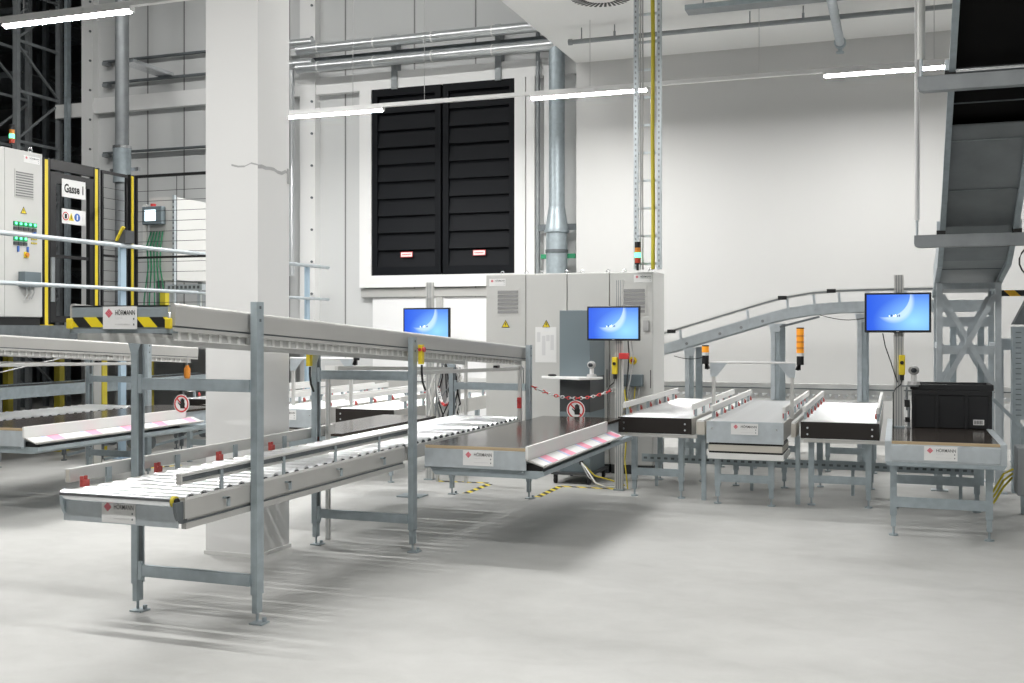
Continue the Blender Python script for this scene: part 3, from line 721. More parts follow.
# ------------------------------------------------------------------ control cabinets
def warn_tri(mb, x, y, z, s, m0, m1):
    mb.prism([(x-s,z-s*.85),(x+s,z-s*.85),(x,z+s*.9)],'y',y-.003,y,m1)
    mb.prism([(x-s*.78,z-s*.72),(x+s*.78,z-s*.72),(x,z+s*.62)],'y',y-.004,y-.003,m0)
    mb.prism([(x-s*.05,z+s*.3),(x+s*.16,z+s*.3),(x+s*.05,z-s*.05),(x+s*.2,z-s*.05),(x-s*.05,z-s*.6),(x,z-s*.18),(x-s*.17,z-s*.18)],'y',y-.005,y-.004,m1)
CW = .489
labs = ['leftmost light grey control cabinet with vent grille and company plate', 'light grey control cabinet with warning triangle and paper chart on the door',
        'light grey control cabinet behind the grey computer cart', 'rightmost light grey control cabinet with vent, yellow switch and grey socket box']
for i in range(4):
    t = thing('control_cabinet', labs[i], 'cabinet', (-4.462+CW*(i+.5), 11.5, 0), 'row of control cabinets')
    h = CW/2-.002
    MB().box(-h, h, .02, .6, .1, 2.225).build('body','cabinet_side',t,bevel=.006)
    MB().box(-h+.01,h-.01,.03,.59,0,.1).build('plinth','charcoal',t)
    d = MB().box(-h+.003, h-.003, 0, .02, .11, 2.215).build('door','cabinet',t,bevel=.004)
    MB().box(h-.03,h-.022,-.004,0,.95,1.15).build('handle','black',d)
    if i in (0, 3):
        x = .03
        v = MB().box(x-.145,x+.145,-.006,0,1.75,2.06)
        for k in range(6): v.add([(x-.125,-.012,1.775+k*.045),(x+.125,-.012,1.775+k*.045),(x+.125,-.006,1.81+k*.045),(x-.125,-.006,1.81+k*.045),(x-.125,-.006,1.775+k*.045),(x+.125,-.006,1.775+k*.045)],[(0,1,2,3),(0,4,5,1),(0,3,4),(1,5,2)],1)
        v.build('vent_grille',['cabinet','vent'],d,label='slatted vent grille')
        nameplate(d, -.1 if i == 0 else .13, -.004, 2.13 if i == 0 else 2.15, .2, .085)
    if i in (0, 1):
        q = MB(); warn_tri(q, 0 if i == 0 else .0, -.001, 1.655, .05, 0, 1); q.build('warning_triangle',['yellow','text_black'],d,label='yellow warning triangle')
    if i == 1:
        q = MB().box(-.13,.12,-.004,0,1.22,1.62,0)
        for a, z0, z1 in ((-.09,1.45,1.56),(-.03,1.3,1.52),(.02,1.46,1.53),(.07,1.36,1.53)):
            q.box(a-.02,a+.02,-.005,-.004,z0,z1,1)
        q.build('paper_chart',['white','text_grey'],d,label='white paper chart')
    if i == 3:
        q = MB().cyl((.02,-.005,1.25),(.02,0,1.25),.045,16,0); q.cyl((.02,-.03,1.25),(.02,-.005,1.25),.022,12,1); q.box(.005,.035,-.04,-.03,1.235,1.265,1)
        q.build('main_switch',['yellow','red_lamp'],d,label='yellow and red main switch')
        MB().box(-.08,.14,-.10,0,.97,1.10).build('socket_box','blue_grey',d,bevel=.006,label='dark grey socket box')
        MB().box(.14,.2,-.03,0,1.58,1.69).build('connector_block','cable_grey',d)
        q = MB()
        for k in range(4): q.tube([(-.04+k*.05,-.06,.97),(-.05+k*.05,-.07,.88-.02*k),(-.02+k*.03,-.05,.8),(-.1+k*.02,-.06,.66)],.007,6,k%2)
        q.build('cable',['yellow_dark','cable_grey'],d)
    for x in (-.15,.15):
        e = MB(); n = 10
        e.tube([(x+.02*math.cos(2*PI*k/n), .3, 2.253+.02*math.sin(2*PI*k/n)) for k in range(n+1)], .006, 6); e.cyl((x,.3,2.225),(x,.3,2.238),.012,8)
        e.build('lifting_eye','chrome',t)

# tower lamp on the right cabinet, ladder-type cable tray above it
def tower_lamp(x, y, z, label, s=1.):
    t = thing('tower_lamp', label, 'signal lamp', (x,y,z))
    b = MB().cyl((0,0,0),(0,0,.06*s),.013*s,10); b.cyl((0,0,.06*s),(0,0,.075*s),.03*s,14); b.build('foot','black',t)
    for k, (mm, h) in enumerate((('red_lamp',.055),('green_lamp',.05),('orange_lamp',.05))):
        z0 = .075*s+sum((.055,.05,.05)[:k])*s
        MB().cyl((0,0,z0),(0,0,z0+h*s),.03*s,14).build('lamp_segment',mm,t,label={'red_lamp':'red segment','green_lamp':'lit green segment','orange_lamp':'orange segment'}[mm])
    MB().cyl((0,0,.23*s),(0,0,.29*s),.03*s,14).build('cap','black',t)
    return t
tower_lamp(-2.62, 11.25, 2.225, 'slim signal tower with lit green segment on top of the right control cabinet', 1.05)
def ladder_tray(x0, x1, y, z0, z1, label):
    t = thing('ladder_tray', label, 'cable ladder', ((x0+x1)/2, y, z0)); w = (x1-x0)/2; h = z1-z0
    for s in (-1, 1):
        q = MB().box(s*w-.022, s*w+.022, -.03, .03, 0, h)
        for k in range(int(h/.06)): q.box(s*w-.008, s*w+.008, -.032,-.03, .02+k*.06,.045+k*.06, 1)
        q.build('side_rail', ['galvanized_pale','steel_grey'], t)
    n = int(h/.3)
    r = MB().box(-w+.022, w-.022, -.012, .012, 0, .025).build('rung','galvanized_pale',t,loc=(0,0,.05))
    for k in range(1, n): pcopy(r, 0, 0, k*.3)
    c = MB().tube([(w-.065,-.03,-.0),(w-.06,-.035,.6),(w-.07,-.03,1.5),(w-.062,-.035,2.5),(w-.075,-.03,h)], .022, 8); c.build('cable','yellow_dark',t,label='thick yellow cable')
    c = MB()
    for k in range(2): c.tube([(-w+.05+.03*k,-.03,.0),(-w+.055+.02*k,-.035,1.),(-w+.05+.03*k,-.03,2.2),(-w+.055+.02*k,-.03,h)], .009, 6)
    c.build('cable','cable_grey',t,label='thin grey cables')
    return t
ladder_tray(-2.67, -2.415, 11.4, 2.24, 5.59, 'vertical cable ladder with yellow cable rising from the cabinets to the ceiling')

# ------------------------------------------------------------------ computer cart, monitors
t = thing('computer_cart', 'tall blue-grey computer cabinet on castors with a white shelf', 'computer cart', (-3.135, 10.62, 0))
MB().box(-.165,.165,0,.58,.12,.74).build('lower_body','blue_grey',t,bevel=.005)
MB().box(-.165,.165,0,.58,1.10,1.79).build('upper_body','blue_grey',t,bevel=.005)
MB().box(-.163,.163,.004,.576,.74,1.10).build('dark_band','charcoal',t)
MB().box(-.24,.20,-.06,.6,.095,.12).build('base_plate','charcoal',t)
for x in (-.2,.16):
    for y in (-.02,.55):
        q = MB().cyl((x-.012,y,.04),(x+.012,y,.04),.04,12); q.box(x-.018,x+.018,y-.02,y+.02,.06,.095); q.build('castor','rubber',t)
MB().prism([(-.36,-.0),(-.34,-.06),(.14,-.30),(.30,-.14),(.30,.0)],'z',1.085,1.108).build('shelf','white',t,bevel=.003,label='white shelf')
MB().box(.05,.09,-.005,-.0,.2,.24).build('cable_hole','black',t)
k = MB().ball((0,0,.012),.05,0,12,6,(1,.6,.3)); tag(k.build('computer_mouse','black',None,loc=(-3.36,10.56,1.108)),'black computer mouse on the white shelf','mouse')
def scanner(x, y, z, label):
    t = thing('barcode_scanner', label, 'scanner', (x,y,z))
    MB().cyl((0,0,0),(0,0,.03),.055,16,r2=.045).build('base','cable_grey',t)
    q = MB().cyl((0,0,.03),(0,0,.09),.022,12); q.build('neck','white',t)
    q = MB().ball((0,-.01,.125),.045,0,12,8,(1,1.1,.9)); q.ball((0,-.045,.125),.028,1,10,6,(1,.6,.8)); q.build('head',['cable_grey','dark_plastic'],t)
    return t
scanner(-2.92, 10.50, 1.108, 'pale hand scanner standing on the computer cart shelf')

def monitor_post(x, y, z0, ztop, mon_dx, zc, lab_post, lab_mon, foot=True):
    t = thing('monitor_post', lab_post, 'post', (x,y,z0))
    q = MB().box(-.04,.04,-.022,.022,.012 if foot else 0,ztop-z0)
    for xx in (-.02,.0,.02): q.box(xx-.004,xx+.004,-.023,-.022,.012,ztop-z0,1)
    q.build('profile',['aluminium','steel_grey'],t)
    MB().box(-.05,.05,-.05,.05,0,.012).build('foot_plate','galvanized',t)
    q = MB().box(-.042,.042,-.035,-.023,zc-z0-.06,zc-z0+.06); q.box(-.02,.02,-.06,-.035,zc-z0-.03,zc-z0+.03); q.build('monitor_bracket','black',t)
    m_ = thing('monitor', lab_mon, 'monitor', (x+mon_dx, y-.062, zc), 'wall of blue workstation screens')
    m_['group'] = 'workstation monitors'
    w, h = .268, .17
    MB().box(-w,w,-.035,-.0,-h,h).build('casing','black',m_,bevel=.006,label='black casing')
    MB().box(-w+.018,w-.018,-.0375,-.0352,-h+.02,h-.016).build('screen','screen',m_,label='lit blue desktop screen')
    MB().box(-.012,.012,-.0375,-.0352,-h+.006,-h+.012).build('badge','cable_grey',m_)
    q = MB()
    for k, (a, b, c_) in enumerate(((-.10,.02,0),(-.075,.03,1),(-.05,.025,0),(-.03,.035,0),(-.005,.02,1),(.015,.03,1))): q.box(a*.7,a*.7+.009,-.0379,-.0376,-.035,-.035+b*.6,c_)
    q.build('desktop_mark',['screen_white','blue'],m_,label='small white desktop emblem')
    return t
monitor_post(-2.6, 10.36, 0, 2.08, -.035, 1.652, 'aluminium post left of the infeed conveyors carrying a screen', 'lit screen above the barrier chain in front of the cabinets')
p3 = monitor_post(.01, 9.8, .7525, 2.06, -.01, 1.737, 'aluminium post standing at the left edge of the crate table', 'lit screen above the crate table at right')
monitor_post(-4.67, 10.4, 0, 2.09, .0, 1.65, 'aluminium post behind the near upper conveyor carrying a screen', 'lit screen behind the near upper conveyor below the louvre')
# yellow pendants, cables and small gear on the posts
def pendant(x, y, z, label, red=True):
    t = thing('pendant_switch', label, 'switch', (x,y,z))
    MB().box(-.026,.026,-.05,-.0,-.085,.085).build('housing','yellow',t,bevel=.006)
    q = MB().cyl((0,-.05,.02),(0,-.062,.02),.016,12); q.build('button','black',t)
    MB().cyl((0,-.025,-.13),(0,-.025,-.085),.018,10).build('strain_relief','black',t)
    MB().tube([(0,-.025,-.13),(-.01,-.03,-.17),(-.05,-.03,-.2),(-.07,-.03,-.24),(-.07,-.03,-.45),(-.07,-.03,-.6)],.006,6).build('cable','cable_black',t)
    return t
pendant(-2.63, 10.335, 1.235, 'yellow hand pendant hanging on the monitor post near the cabinets')
pendant(.035, 9.775, 1.29, 'yellow hand pendant hanging on the post by the crate')
q = MB().box(-.05,.05,-.05,.0,-.03,.03); q.cyl((.02,-.05,0),(.02,-.07,0),.03,10)
tag(q.build('warning_lamp','red',None,loc=(-2.535,10.335,1.33),bevel=.005),'small red signal head under the screen near the cabinets','signal head')
scanner(.13, 9.78, 1.12, 'grey scanner on the arm left of the black crate')
a = MB().bar((.035,9.79,1.11),(.17,9.79,1.11),.03,.015); a.cyl((.075,9.80,.9),(.075,9.80,1.10),.008,8); a.cyl((.09,9.80,.7525),(.09,9.80,.95),.012,10); a.box(.07,.11,9.78,9.82,.7525,.765); a.box(.055,.10,9.78,9.83,.93,.99,1); a.box(.06,.1,9.78,9.82,.80,.84,1)
tag(a.build('scanner_arm',['steel_grey','black']),'jointed scanner arm standing between the post and the black crate','scanner arm')
def cables(name, runs, r, mats, label):
    q = MB()
    for i, pts in enumerate(runs): q.tube(pts, r, 6, i % len(mats))
    return tag(q.build(name, mats), label, 'cable')
cables('monitor_cable', [[(-.12,9.74,1.56),(-.10,9.76,1.45),(-.05,9.77,1.3),(-.02,9.772,1.2),(0.0,9.774,1.14)]], .005, ['cable_black'], 'thin black cable drooping from the screen above the crate table')
cables('cable_bundle', [[(-2.50,10.32,1.48),(-2.49,10.32,1.35),(-2.5,10.325,1.2),(-2.52,10.33,1.0),(-2.53,10.33,.6)],[(-2.47,10.33,1.48),(-2.45,10.33,1.3),(-2.48,10.33,1.1),(-2.53,10.34,.9),(-2.53,10.34,.3)],
    [(-2.53,10.30,1.0),(-2.50,10.30,.7),(-2.53,10.31,.3),(-2.5,10.31,.02)]], .007, ['cable_black','cable_grey','yellow_dark'], 'bundle of cables hanging down the monitor post by the cabinets')
cables('cart_cable', [[(-3.06,10.61,.22),(-2.98,10.5,.18),(-2.86,10.42,.05),(-2.75,10.42,.012),(-2.62,10.5,.012)],[(-3.06,10.61,.21),(-2.95,10.48,.1),(-2.85,10.5,.012),(-2.7,10.55,.012)],[(-3.06,10.61,.22),(-2.9,10.55,.1),(-2.75,10.6,.06),(-2.6,10.6,.012)]], .008, ['cable_white','cable_grey','yellow_dark'], 'pale cables trailing from the computer cart over the floor')

# barrier chain with the prohibition sign
def no_entry(x, y, z, r, label):
    t = thing('prohibition_sign', label, 'sign', (x,y,z), 'round no entry hand signs')
    q = MB().cyl((0,0,0),(0,-.004,0),r,32); q.build('disc','white',t)
    n = 36; q = MB()
    for k in range(n):
        a, b = 2*PI*k/n, 2*PI*(k+1)/n
        q.prism([(r*.92*math.cos(a),r*.92*math.sin(a)),(r*.92*math.cos(b),r*.92*math.sin(b)),(r*.76*math.cos(b),r*.76*math.sin(b)),(r*.76*math.cos(a),r*.76*math.sin(a))],'y',-.006,-.004)
    q.bar((-r*.56,-.0055,r*.56),(r*.56,-.0055,-r*.56),.002,r*.15,up=(1,0,1))
    q.build('ring','red',t,label='red ring with slanting bar')
    h = MB(); s = r/.09
    h.prism([(-.022*s+.012*s,-.045*s),(.034*s,-.045*s),(.042*s,.0),(.036*s,.012*s),(-.008*s,.012*s),(-.014*s,-.012*s)],'y',-.0075,-.006)
    for a, l in ((-.004,.036),(.008,.044),(.019,.042),(.030,.034)): h.prism([((a-.005)*s,.01*s),((a+.005)*s,.01*s),((a+.006)*s,(.01+l)*s),((a-.004)*s,(.01+l)*s)],'y',-.0075,-.006)
    h.prism([(-.012*s,-.02*s),(-.008*s,-.006*s),(-.034*s,.014*s),(-.039*s,.007*s)],'y',-.0075,-.006)
    h.build('hand','text_black',t,label='black open hand')
    return t
def chain(p, q, sag, n, label, r=.014):
    p, q = Vector(p), Vector(q); L = [p.lerp(q, i/n)+Vector((0,0,-4*sag*(i/n)*(1-i/n))) for i in range(n+1)]
    mb = MB()
    for i in range(n):
        a, b = L[i], L[i+1]; d = (b-a).normalized(); u = d.cross(Vector((0,1,0) if i%2 else (0,0,1))).normalized()*r
        e = d*(b-a).length*.62; c = (a+b)/2
        mb.tube([c-e*.8-u*.6, c-e-u*0, c-e*.8+u*.6, c+u, c+e*.8+u*.6, c+e, c+e*.8-u*.6, c-u, c-e*.8-u*.6], r*.34, 5)
    return tag(mb.build('barrier_chain','chain_redwhite'), label, 'barrier chain')
chain((-3.24,9.55,1.06),(-2.66,10.34,.995),.10,26,'red and white plastic chain across the gap beside the computer cart')
no_entry(-2.93, 9.965, .815, .092, 'round no-hand sign hanging from the chain before the computer cart')
no_entry(-6.73, 8.95, .85, .092, 'round no-hand sign beyond the left label ledge by the column')
chain((-4.53,10.29,1.0),(-4.09,9.60,1.0),.17,24,'red and white plastic chain hanging behind the middle portal frame')
# cable clutter on the post behind the near rack
random.seed(11)
runs = []
for k in range(14):
    x = -4.52+random.uniform(-.05,.28); runs.append([(x+random.uniform(-.07,.07),10.25+random.uniform(-.05,.05),1.38-h*.14) for h in range(6)]+[(x,10.28,.3)])
cables('cable_tangle', runs, .008, ['cable_black','cable_white','cable_grey','cable_black','cable_white','steel_grey'], 'tangle of cables on the post behind the near rack')
q = MB().box(-4.56,-4.53,10.30,10.33,0,1.36); q.box(-4.24,-4.21,10.30,10.33,0,1.36); q.box(-4.53,-4.24,10.31,10.33,1.30,1.34); q.box(-4.5,-4.28,10.29,10.31,.75,1.2,1)
tag(q.build('connector_frame',['aluminium','cable_grey']),'small frame holding connectors and cables behind the near rack','frame')
# inner uprights of aluminium profile beside the near rack frames
def profile(x, y, z0, z1, label, w=.03):
    q = MB().box(x-w/2,x+w/2,y-w/2,y+w/2,z0,z1)
    for s in (-1,1): q.box(x-.003,x+.003,y-w/2-.001 if s<0 else y+w/2,y-w/2 if s<0 else y+w/2+.001,z0,z1,1)
    return tag(q.build('upright_profile',['aluminium','steel_grey']),label,'upright')
profile(-4.07, 7.18, .0, 1.27, 'slim aluminium upright next to the portal frame post right of the column')
profile(-8.52, 9.75, 0, 1.5, 'wide aluminium upright at the left behind the label ledge', .12)
# ------------------------------------------------------------------ inclined conveyor along the wall
path = [(-3.6,1.16),(-2.66,1.36),(-2.1,1.53),(-1.6,1.68),(-1.41,1.735),(-1.2,1.785),(-.95,1.825),(-.65,1.848),(-.38,1.855),(.0,1.86),(.9,1.86)]
t = thing('inclined_conveyor', 'inclined conveyor rising along the back wall to the chute tower', 'conveyor', (0,12.9,0))
def sweep(mb, off, h, y0, y1, m=0):
    for (xa,za),(xb,zb) in zip(path[:-1], path[1:]):
        za += off; zb += off
        mb.add([(xa,y0,za),(xb,y0,zb),(xb,y1,zb),(xa,y1,za),(xa,y0,za+h),(xb,y0,zb+h),(xb,y1,zb+h),(xa,y1,za+h)],[(0,3,2,1),(4,5,6,7),(0,1,5,4),(2,3,7,6),(0,4,7,3),(1,2,6,5)],m)
for y in (0, .55):
    q = MB(); sweep(q, -.065, .125, y, y+.04); 
    for x, z in ((-2.4,1.44),(-2.0,1.56),(-1.75,1.635),(-1.5,1.71)): q.cyl((x,y-.006,z-.02),(x,y,z-.02),.018,10,1)
    q.build('side_beam',['galvanized_pale','steel_grey'],t)
q = MB(); sweep(q, .05, .01, .04, .55); q.build('belt','charcoal',t)
q = MB(); sweep(q, .17, .035, -.02, .0); sweep(q, .178, .018, -.023,-.02, 1); q.build('guide_rail',['aluminium','steel_grey'],t)
for x, z in ((-2.46,1.42),(-1.66,1.66),(-1.2,1.785),(-.9,1.83),(-.62,1.85),(-.3,1.857),(.1,1.86)):
    MB().bar((x,-.012,z),(x-.02,-.012,z+.19),.03,.012,up=(0,1,0)).build('rail_bracket','galvanized_pale',t)
for x, z in ((-2.58,1.375),(-1.27,1.77),(-.72,1.843)):
    MB().box(x-.05,x+.05,-.04,-.02,z+.17,z+.215).build('sensor','black',t)
for x, z in ((-2.37,1.37),(-1.356,1.66),(-.386,1.775)):
    q = MB().box(x-.05,x-.0,.0,.05,.0,z); q.box(x+.0,x+.05,.02,.05,.0,z,1); q.box(x-.015,x+.065,.53,.57,0,z,1); q.prism([(x-.08,z),(x+.08,z),(x+.05,z-.1),(x-.05,z-.1)],'y',-.002,.0)
    q.box(x-.1,x+.1,-.03,.12,0,.01)
    q.build('support_post',['galvanized_pale','galvanized'],t)
MB().bar((-1.3,-.01,1.62),(-.85,-.01,1.74),.03,.025).build('actuator','steel_dark',t)
cables('drooping_cable', [[(-.85+.08*k,12.88,1.76-.06*math.sin(PI*k/8)) for k in range(9)],[(-2.55+.05*k,12.88,1.27-.035*math.sin(PI*k/8)-.008*k*0) for k in range(9)]], .005, ['cable_black'], 'thin black cables drooping below the inclined conveyor')

# ------------------------------------------------------------------ chute tower and climbing conveyor at right
t = thing('chute_tower', 'grey steel tower with crossed braces under the climbing conveyor', 'tower', (.655, 11.4, 0))
for x in (-.265,.265):
    for y in (0, .85):
        q = MB().box(x-.028,x+.028,y-.028,y+.028,.01,2.05); q.box(x-.08,x+.08,y-.06,y+.06,0,.01); q.build('post','galvanized_pale',t)
for y in (-.012, .862):
    for z0, z1 in ((1.99,2.05),(1.35,1.43),(.45,.53)): MB().box(-.235,.235,y-.012,y+.012,z0,z1).build('crossbar','galvanized_pale',t)
    MB().bar((-.24,y-.03,1.93),(.24,y-.03,1.02),.05,.012,up=(0,1,0)).build('brace','galvanized_pale',t)
    MB().bar((.24,y-.045,1.93),(-.24,y-.045,1.02),.05,.012,up=(0,1,0)).build('brace','galvanized_pale',t)
for x in (-.265,.265):
    MB().box(x-.02,x+.02,.03,.82,1.99,2.05).build('crossbar','galvanized_pale',t)
    MB().box(x-.02,x+.02,.03,.82,1.40,1.46).build('crossbar','galvanized_pale',t)
# inner frame
for x in (-.30+.18,.14): MB().box(x-.03,x+.03,.42,.48,.01,1.7).build('post','galvanized',t)
MB().box(-.235,.235,.40,.42,1.62,1.72).build('crossbar','galvanized_pale',t)

prof = [(12.3,1.96),(11.35,2.10),(10.6,2.20),(10.0,2.46),(8.85,3.129),(8.28,3.46),(5.6,5.0),(4.9,5.4)]   # (y, z of the underside)
t = thing('climbing_conveyor', 'steep enclosed belt conveyor climbing to the ceiling at upper right', 'conveyor', (.655,10.0,0))
def csweep(mb, x0, x1, o0, o1, m=0, i0=0, i1=99):
    pp = prof[i0:i1+1]
    for (ya,za),(yb,zb) in zip(pp[:-1], pp[1:]):
        ya -= 10; yb -= 10
        mb.add([(x0,ya,za+o0),(x1,ya,za+o0),(x1,yb,zb+o0),(x0,yb,zb+o0),(x0,ya,za+o1),(x1,ya,za+o1),(x1,yb,zb+o1),(x0,yb,zb+o1)],[(0,3,2,1),(4,5,6,7),(0,1,5,4),(2,3,7,6),(0,4,7,3),(1,2,6,5)],m)
for s in (-1, 1):
    q = MB(); csweep(q, s*.28-.015, s*.28+.015, -.03, .30); csweep(q, s*.28-.03 if s<0 else s*.28+.015, s*.28-.015 if s<0 else s*.28+.03, -.03, .0)
    q.build('side_panel','lightblue_steel' if False else 'galvanized',t)
q = MB(); csweep(q, -.265,.265, .02,.03,0,0,4)
q.build('pan','pan_steel',t,label='grey steel underside')
q = MB(); csweep(q, -.265,.265, .12,.14); q.build('belt','belt_black',t,label='black belt')
q = MB()
for y, z in ((11.0,2.15),(10.35,2.31),(9.55,2.72),(9.0,3.04),(8.62,3.26)):
    q.box(-.264,.264,y-10-.006,y-10+.006,z+.012,z+.02)
q.build('pan_seams','steel_dark',t)
q = MB().cyl((-.265,-2.45,3.78),(.265,-2.45,3.78),.03,12); q.build('return_roller','chrome',t)
q = MB().cyl((-.265,-1.74,3.44),(.265,-1.74,3.44),.02,12); q.build('return_roller','chrome',t)
for s in (-1,1):
    for y, z in ((10.02,2.42),(8.32,3.42)):
        q = MB().box(s*.30-.035,s*.30+.035,y-10-.05,y-10+.05,z-.005,z+.03,1); q.box(s*.30-.035,s*.30+.035,y-10-.03,y-10+.03,z+.03,z+.11,0)
        q.build('mount',['galvanized_pale','rubber'],t)
for y, z, n in ((10.0,2.305,'lower'),(8.28,3.305,'upper')):
    tb = thing('hanger_beam', 'grey cross beam slung under the climbing conveyor, %s of the two' % n, 'beam', (.135,y,z))
    MB().prism([(0,.11),(0,.04),(.012,.012),(.04,0),(1.25,0),(1.25,.11)],'y',-.04,.04).build('beam','steel_grey',tb,bevel=.004)
    for x in ((.025,1.2)):
        MB().cyl((x,0,.11),(x,0,.24),.012,10).build('threaded_rod','galvanized_pale',tb)
        MB().cyl((x,0,.24),(x,0,ZC-z-.004),.021 if n == 'lower' else .028,12).build('hanger_tube','white_gloss' if n == 'lower' else 'aluminium',tb,label='white hanger tube' if n == 'lower' else None)
# bits right of the tower
q = MB().box(1.05,1.5,11.4,11.45,.72,1.62)
for k in range(17):
    for xx in (1.075,1.165,1.255): q.box(xx,xx+.05,11.398,11.4,.76+k*.05,.768+k*.05,1)
q.box(1.05,1.12,11.452,11.6,0,1.62)
tag(q.build('perforated_panel',['galvanized','steel_dark']),'grey perforated cable panel at the right edge behind the crate table','cable panel')
q = MB().prism([(1.05,1.64),(1.5,1.64),(1.5,2.25),(1.25,2.05)],'y',11.35,11.6); tag(q.build('slanted_guard','steel_dark'),'dark slanted metal guard at the right edge above the perforated panel','guard')
q = MB().box(.96,1.6,11.9,11.94,1.93,1.99); tag(q.build('hazard_beam','hazard_beam'),'beam with black and orange hazard stripes beside the tower','beam')
q = MB().bar((.80,10.35,.97),(1.02,10.2,.74),.03,.05,up=(0,1,0)); q.box(1.0,1.04,10.17,10.21,0,.75); tag(q.build('slanted_rail','galvanized'),'slanted grey rail right of the black crate','rail')
q = MB().box(.96,1.6,12.0,12.06,1.38,1.5); q.box(.98,1.02,12.0,12.06,0,1.38); q.box(1.5,1.56,12.0,12.06,0,1.38)
tag(q.build('side_bracket','galvanized_pale'),'pale cross beam running right from the chute tower','beam')
q = MB(); q.tube([(1.0+.04*math.cos(a*.7),9.9,2.3-.03*a+.03*math.sin(a*.7)) for a in range(10)],.008,6); tag(q.build('cable_loop','cable_black'),'black cable loops hanging at the right end of the lower hanger beam','cable')

# ------------------------------------------------------------------ ceiling services at right
t = thing('air_diffuser', 'round white swirl air outlet in the ceiling', 'air outlet', (-3.36,12.5,ZC))
MB().cyl((0,0,-.001),(0,0,-.014),.38,36).build('disc','ceiling_paint',t)
q = MB()
for k in range(36):
    a = 2*PI*k/36; q.bar((.21*math.cos(a),.21*math.sin(a),-.0155),(.365*math.cos(a+.12),.365*math.sin(a+.12),-.0155),.03,.003)
q.build('slots','black',t,label='ring of black slots')
t = thing('sprinkler_pipe', 'grey sprinkler pipe running under the ceiling along the wall', 'pipe', (0,13.7,5.42))
MB().cyl((-4.1,0,0),(3.,0,0),.032,12).build('pipe','steel_grey',t)
MB().cyl((-4.13,0,0),(-4.08,0,0),.042,12).build('end_cap','steel_grey',t)
for x in (-3.95,-3.5,-1.75,-1.1,.9): MB().cyl((x,0,.0),(x,0,.178),.008,8).build('hanger','steel_grey',t); 
for x in (-3.5,-1.1): MB().cyl((x,.0,-.0),(x,0,.09),.016,8).build('sprinkler_head','steel_grey',t)
t = thing('drop_pipe', 'pale sprinkler branch pipe with nozzle pointing from the ceiling at top right', 'pipe', (-.7,14.5,5.3))
MB().cyl((0,0,0),(0,-3.5,0),.055,14).build('pipe','galvanized_pale',t)
q = MB().cyl((0,.02,0),(0,-.06,0),.075,14); q.cyl((0,0,-.11),(0,0,0),.03,10); q.cyl((0,0,-.13),(0,0,-.11),.05,12); q.build('nozzle','galvanized',t)
MB().cyl((0,-.5,.05),(0,-.5,.297),.01,8).build('hanger','galvanized',t)
t = thing('ceiling_tray', 'grey cable tray under the ceiling at the top of the cable ladder', 'cable tray', (-2.4,12.9,5.42))
MB().box(0,3.2,-.12,.12,0,.01).build('tray','steel_grey',t); q = MB().box(0,3.2,-.125,-.12,0,.06); q.box(0,3.2,.12,.125,0,.06); q.build('edge','galvanized',t)
for x in (.2,1.6,3.): MB().cyl((x,0,.01),(x,0,.178),.008,8).build('hanger','galvanized',t)

# ------------------------------------------------------------------ pipes on the left back wall
def pipe_run(z, r, x0, x1, label, y=15.9):
    t = thing('wall_pipe', label, 'pipe', (0,y,z))
    MB().cyl((x0,0,0),(x1,0,0),r,14).build('pipe','chrome_pipe',t)
    x = x0+.4
    while x < x1-.1:
        MB().cyl((x-.012,0,0),(x+.012,0,0),r+.006,14).build('joint_band','white',t); x += 1.05
    return t
pipe_run(6.33, .085, -9.6, -4.7, 'upper shiny horizontal pipe high on the back wall')
pipe_run(6.02, .085, -9.6, -4.7, 'lower shiny horizontal pipe high on the back wall')
q = MB().box(-9.4,-4.7,16.05,16.12,6.14,6.19); q.box(-9.4,-4.7,16.05,16.06,6.19,6.22)
tag(q.build('wall_tray','steel_dark'),'dark cable tray between the two horizontal wall pipes','cable tray')
for x, lb in ((-7.9,'dark upright pipe bracket above the left leaf of the louvre'),(-6.05,'dark upright pipe bracket above the right leaf of the louvre')):
    tag(MB().box(x-.05,x+.05,16.13,YL-.0,5.6,6.5).build('pipe_bracket','steel_grey'),lb,'bracket')
q = MB().cyl((-5.0,15.95,3.5),(-5.0,15.95,7),.125,18,0); q.cyl((-5.0,15.95,3.12),(-5.0,15.95,3.5),.185,20,0,r2=.126)
q.cyl((-5.0,15.95,0),(-5.0,15.95,3.12),.165,20,0); q.cyl((-5.0,15.95,2.78),(-5.0,15.95,2.83),.18,20,1); q.box(-5.28,-4.72,16.0,16.05,2.70,2.77,2); q.box(-5.34,-4.66,16.04,16.08,3.14,3.24,1); q.cyl((-5.0,15.95,3.1),(-5.0,15.95,3.14),.195,20,0)
tag(q.build('vertical_duct',['galvanized','steel_dark','green']),'thick vertical pipe with clamp right of the louvre','pipe')
q = MB().cyl((-5.36,16.1,0),(-5.36,16.1,7),.035,10); q.cyl((-4.68,16.0,1.4),(-4.68,16.0,3.3),.02,8)
tag(q.build('thin_pipe','steel_grey'),'thin vertical pipes beside the thick pipe right of the louvre','pipe')

# ------------------------------------------------------------------ upper left: platform, fence, cabinet, rails, racking
ZP = 1.64
t = thing('steel_platform', 'dark steel platform at the far left carrying the fenced cell', 'platform', (-9.4,8.4,ZP))
MB().box(-4.9,0,0,7.6,-.06,0).build('deck','steel_dark',t)
MB().box(-.06,0,0,7.6,-.2,-.06).build('edge_beam','steel_dark',t)
for x, y in ((-.1,.4),(-.1,3.4),(-.1,6.8),(-4.5,.4),(-4.5,6.8)): MB().box(x-.05,x+.05,y-.05,y+.05,-ZP,-.06).build('column','steel_grey',t)
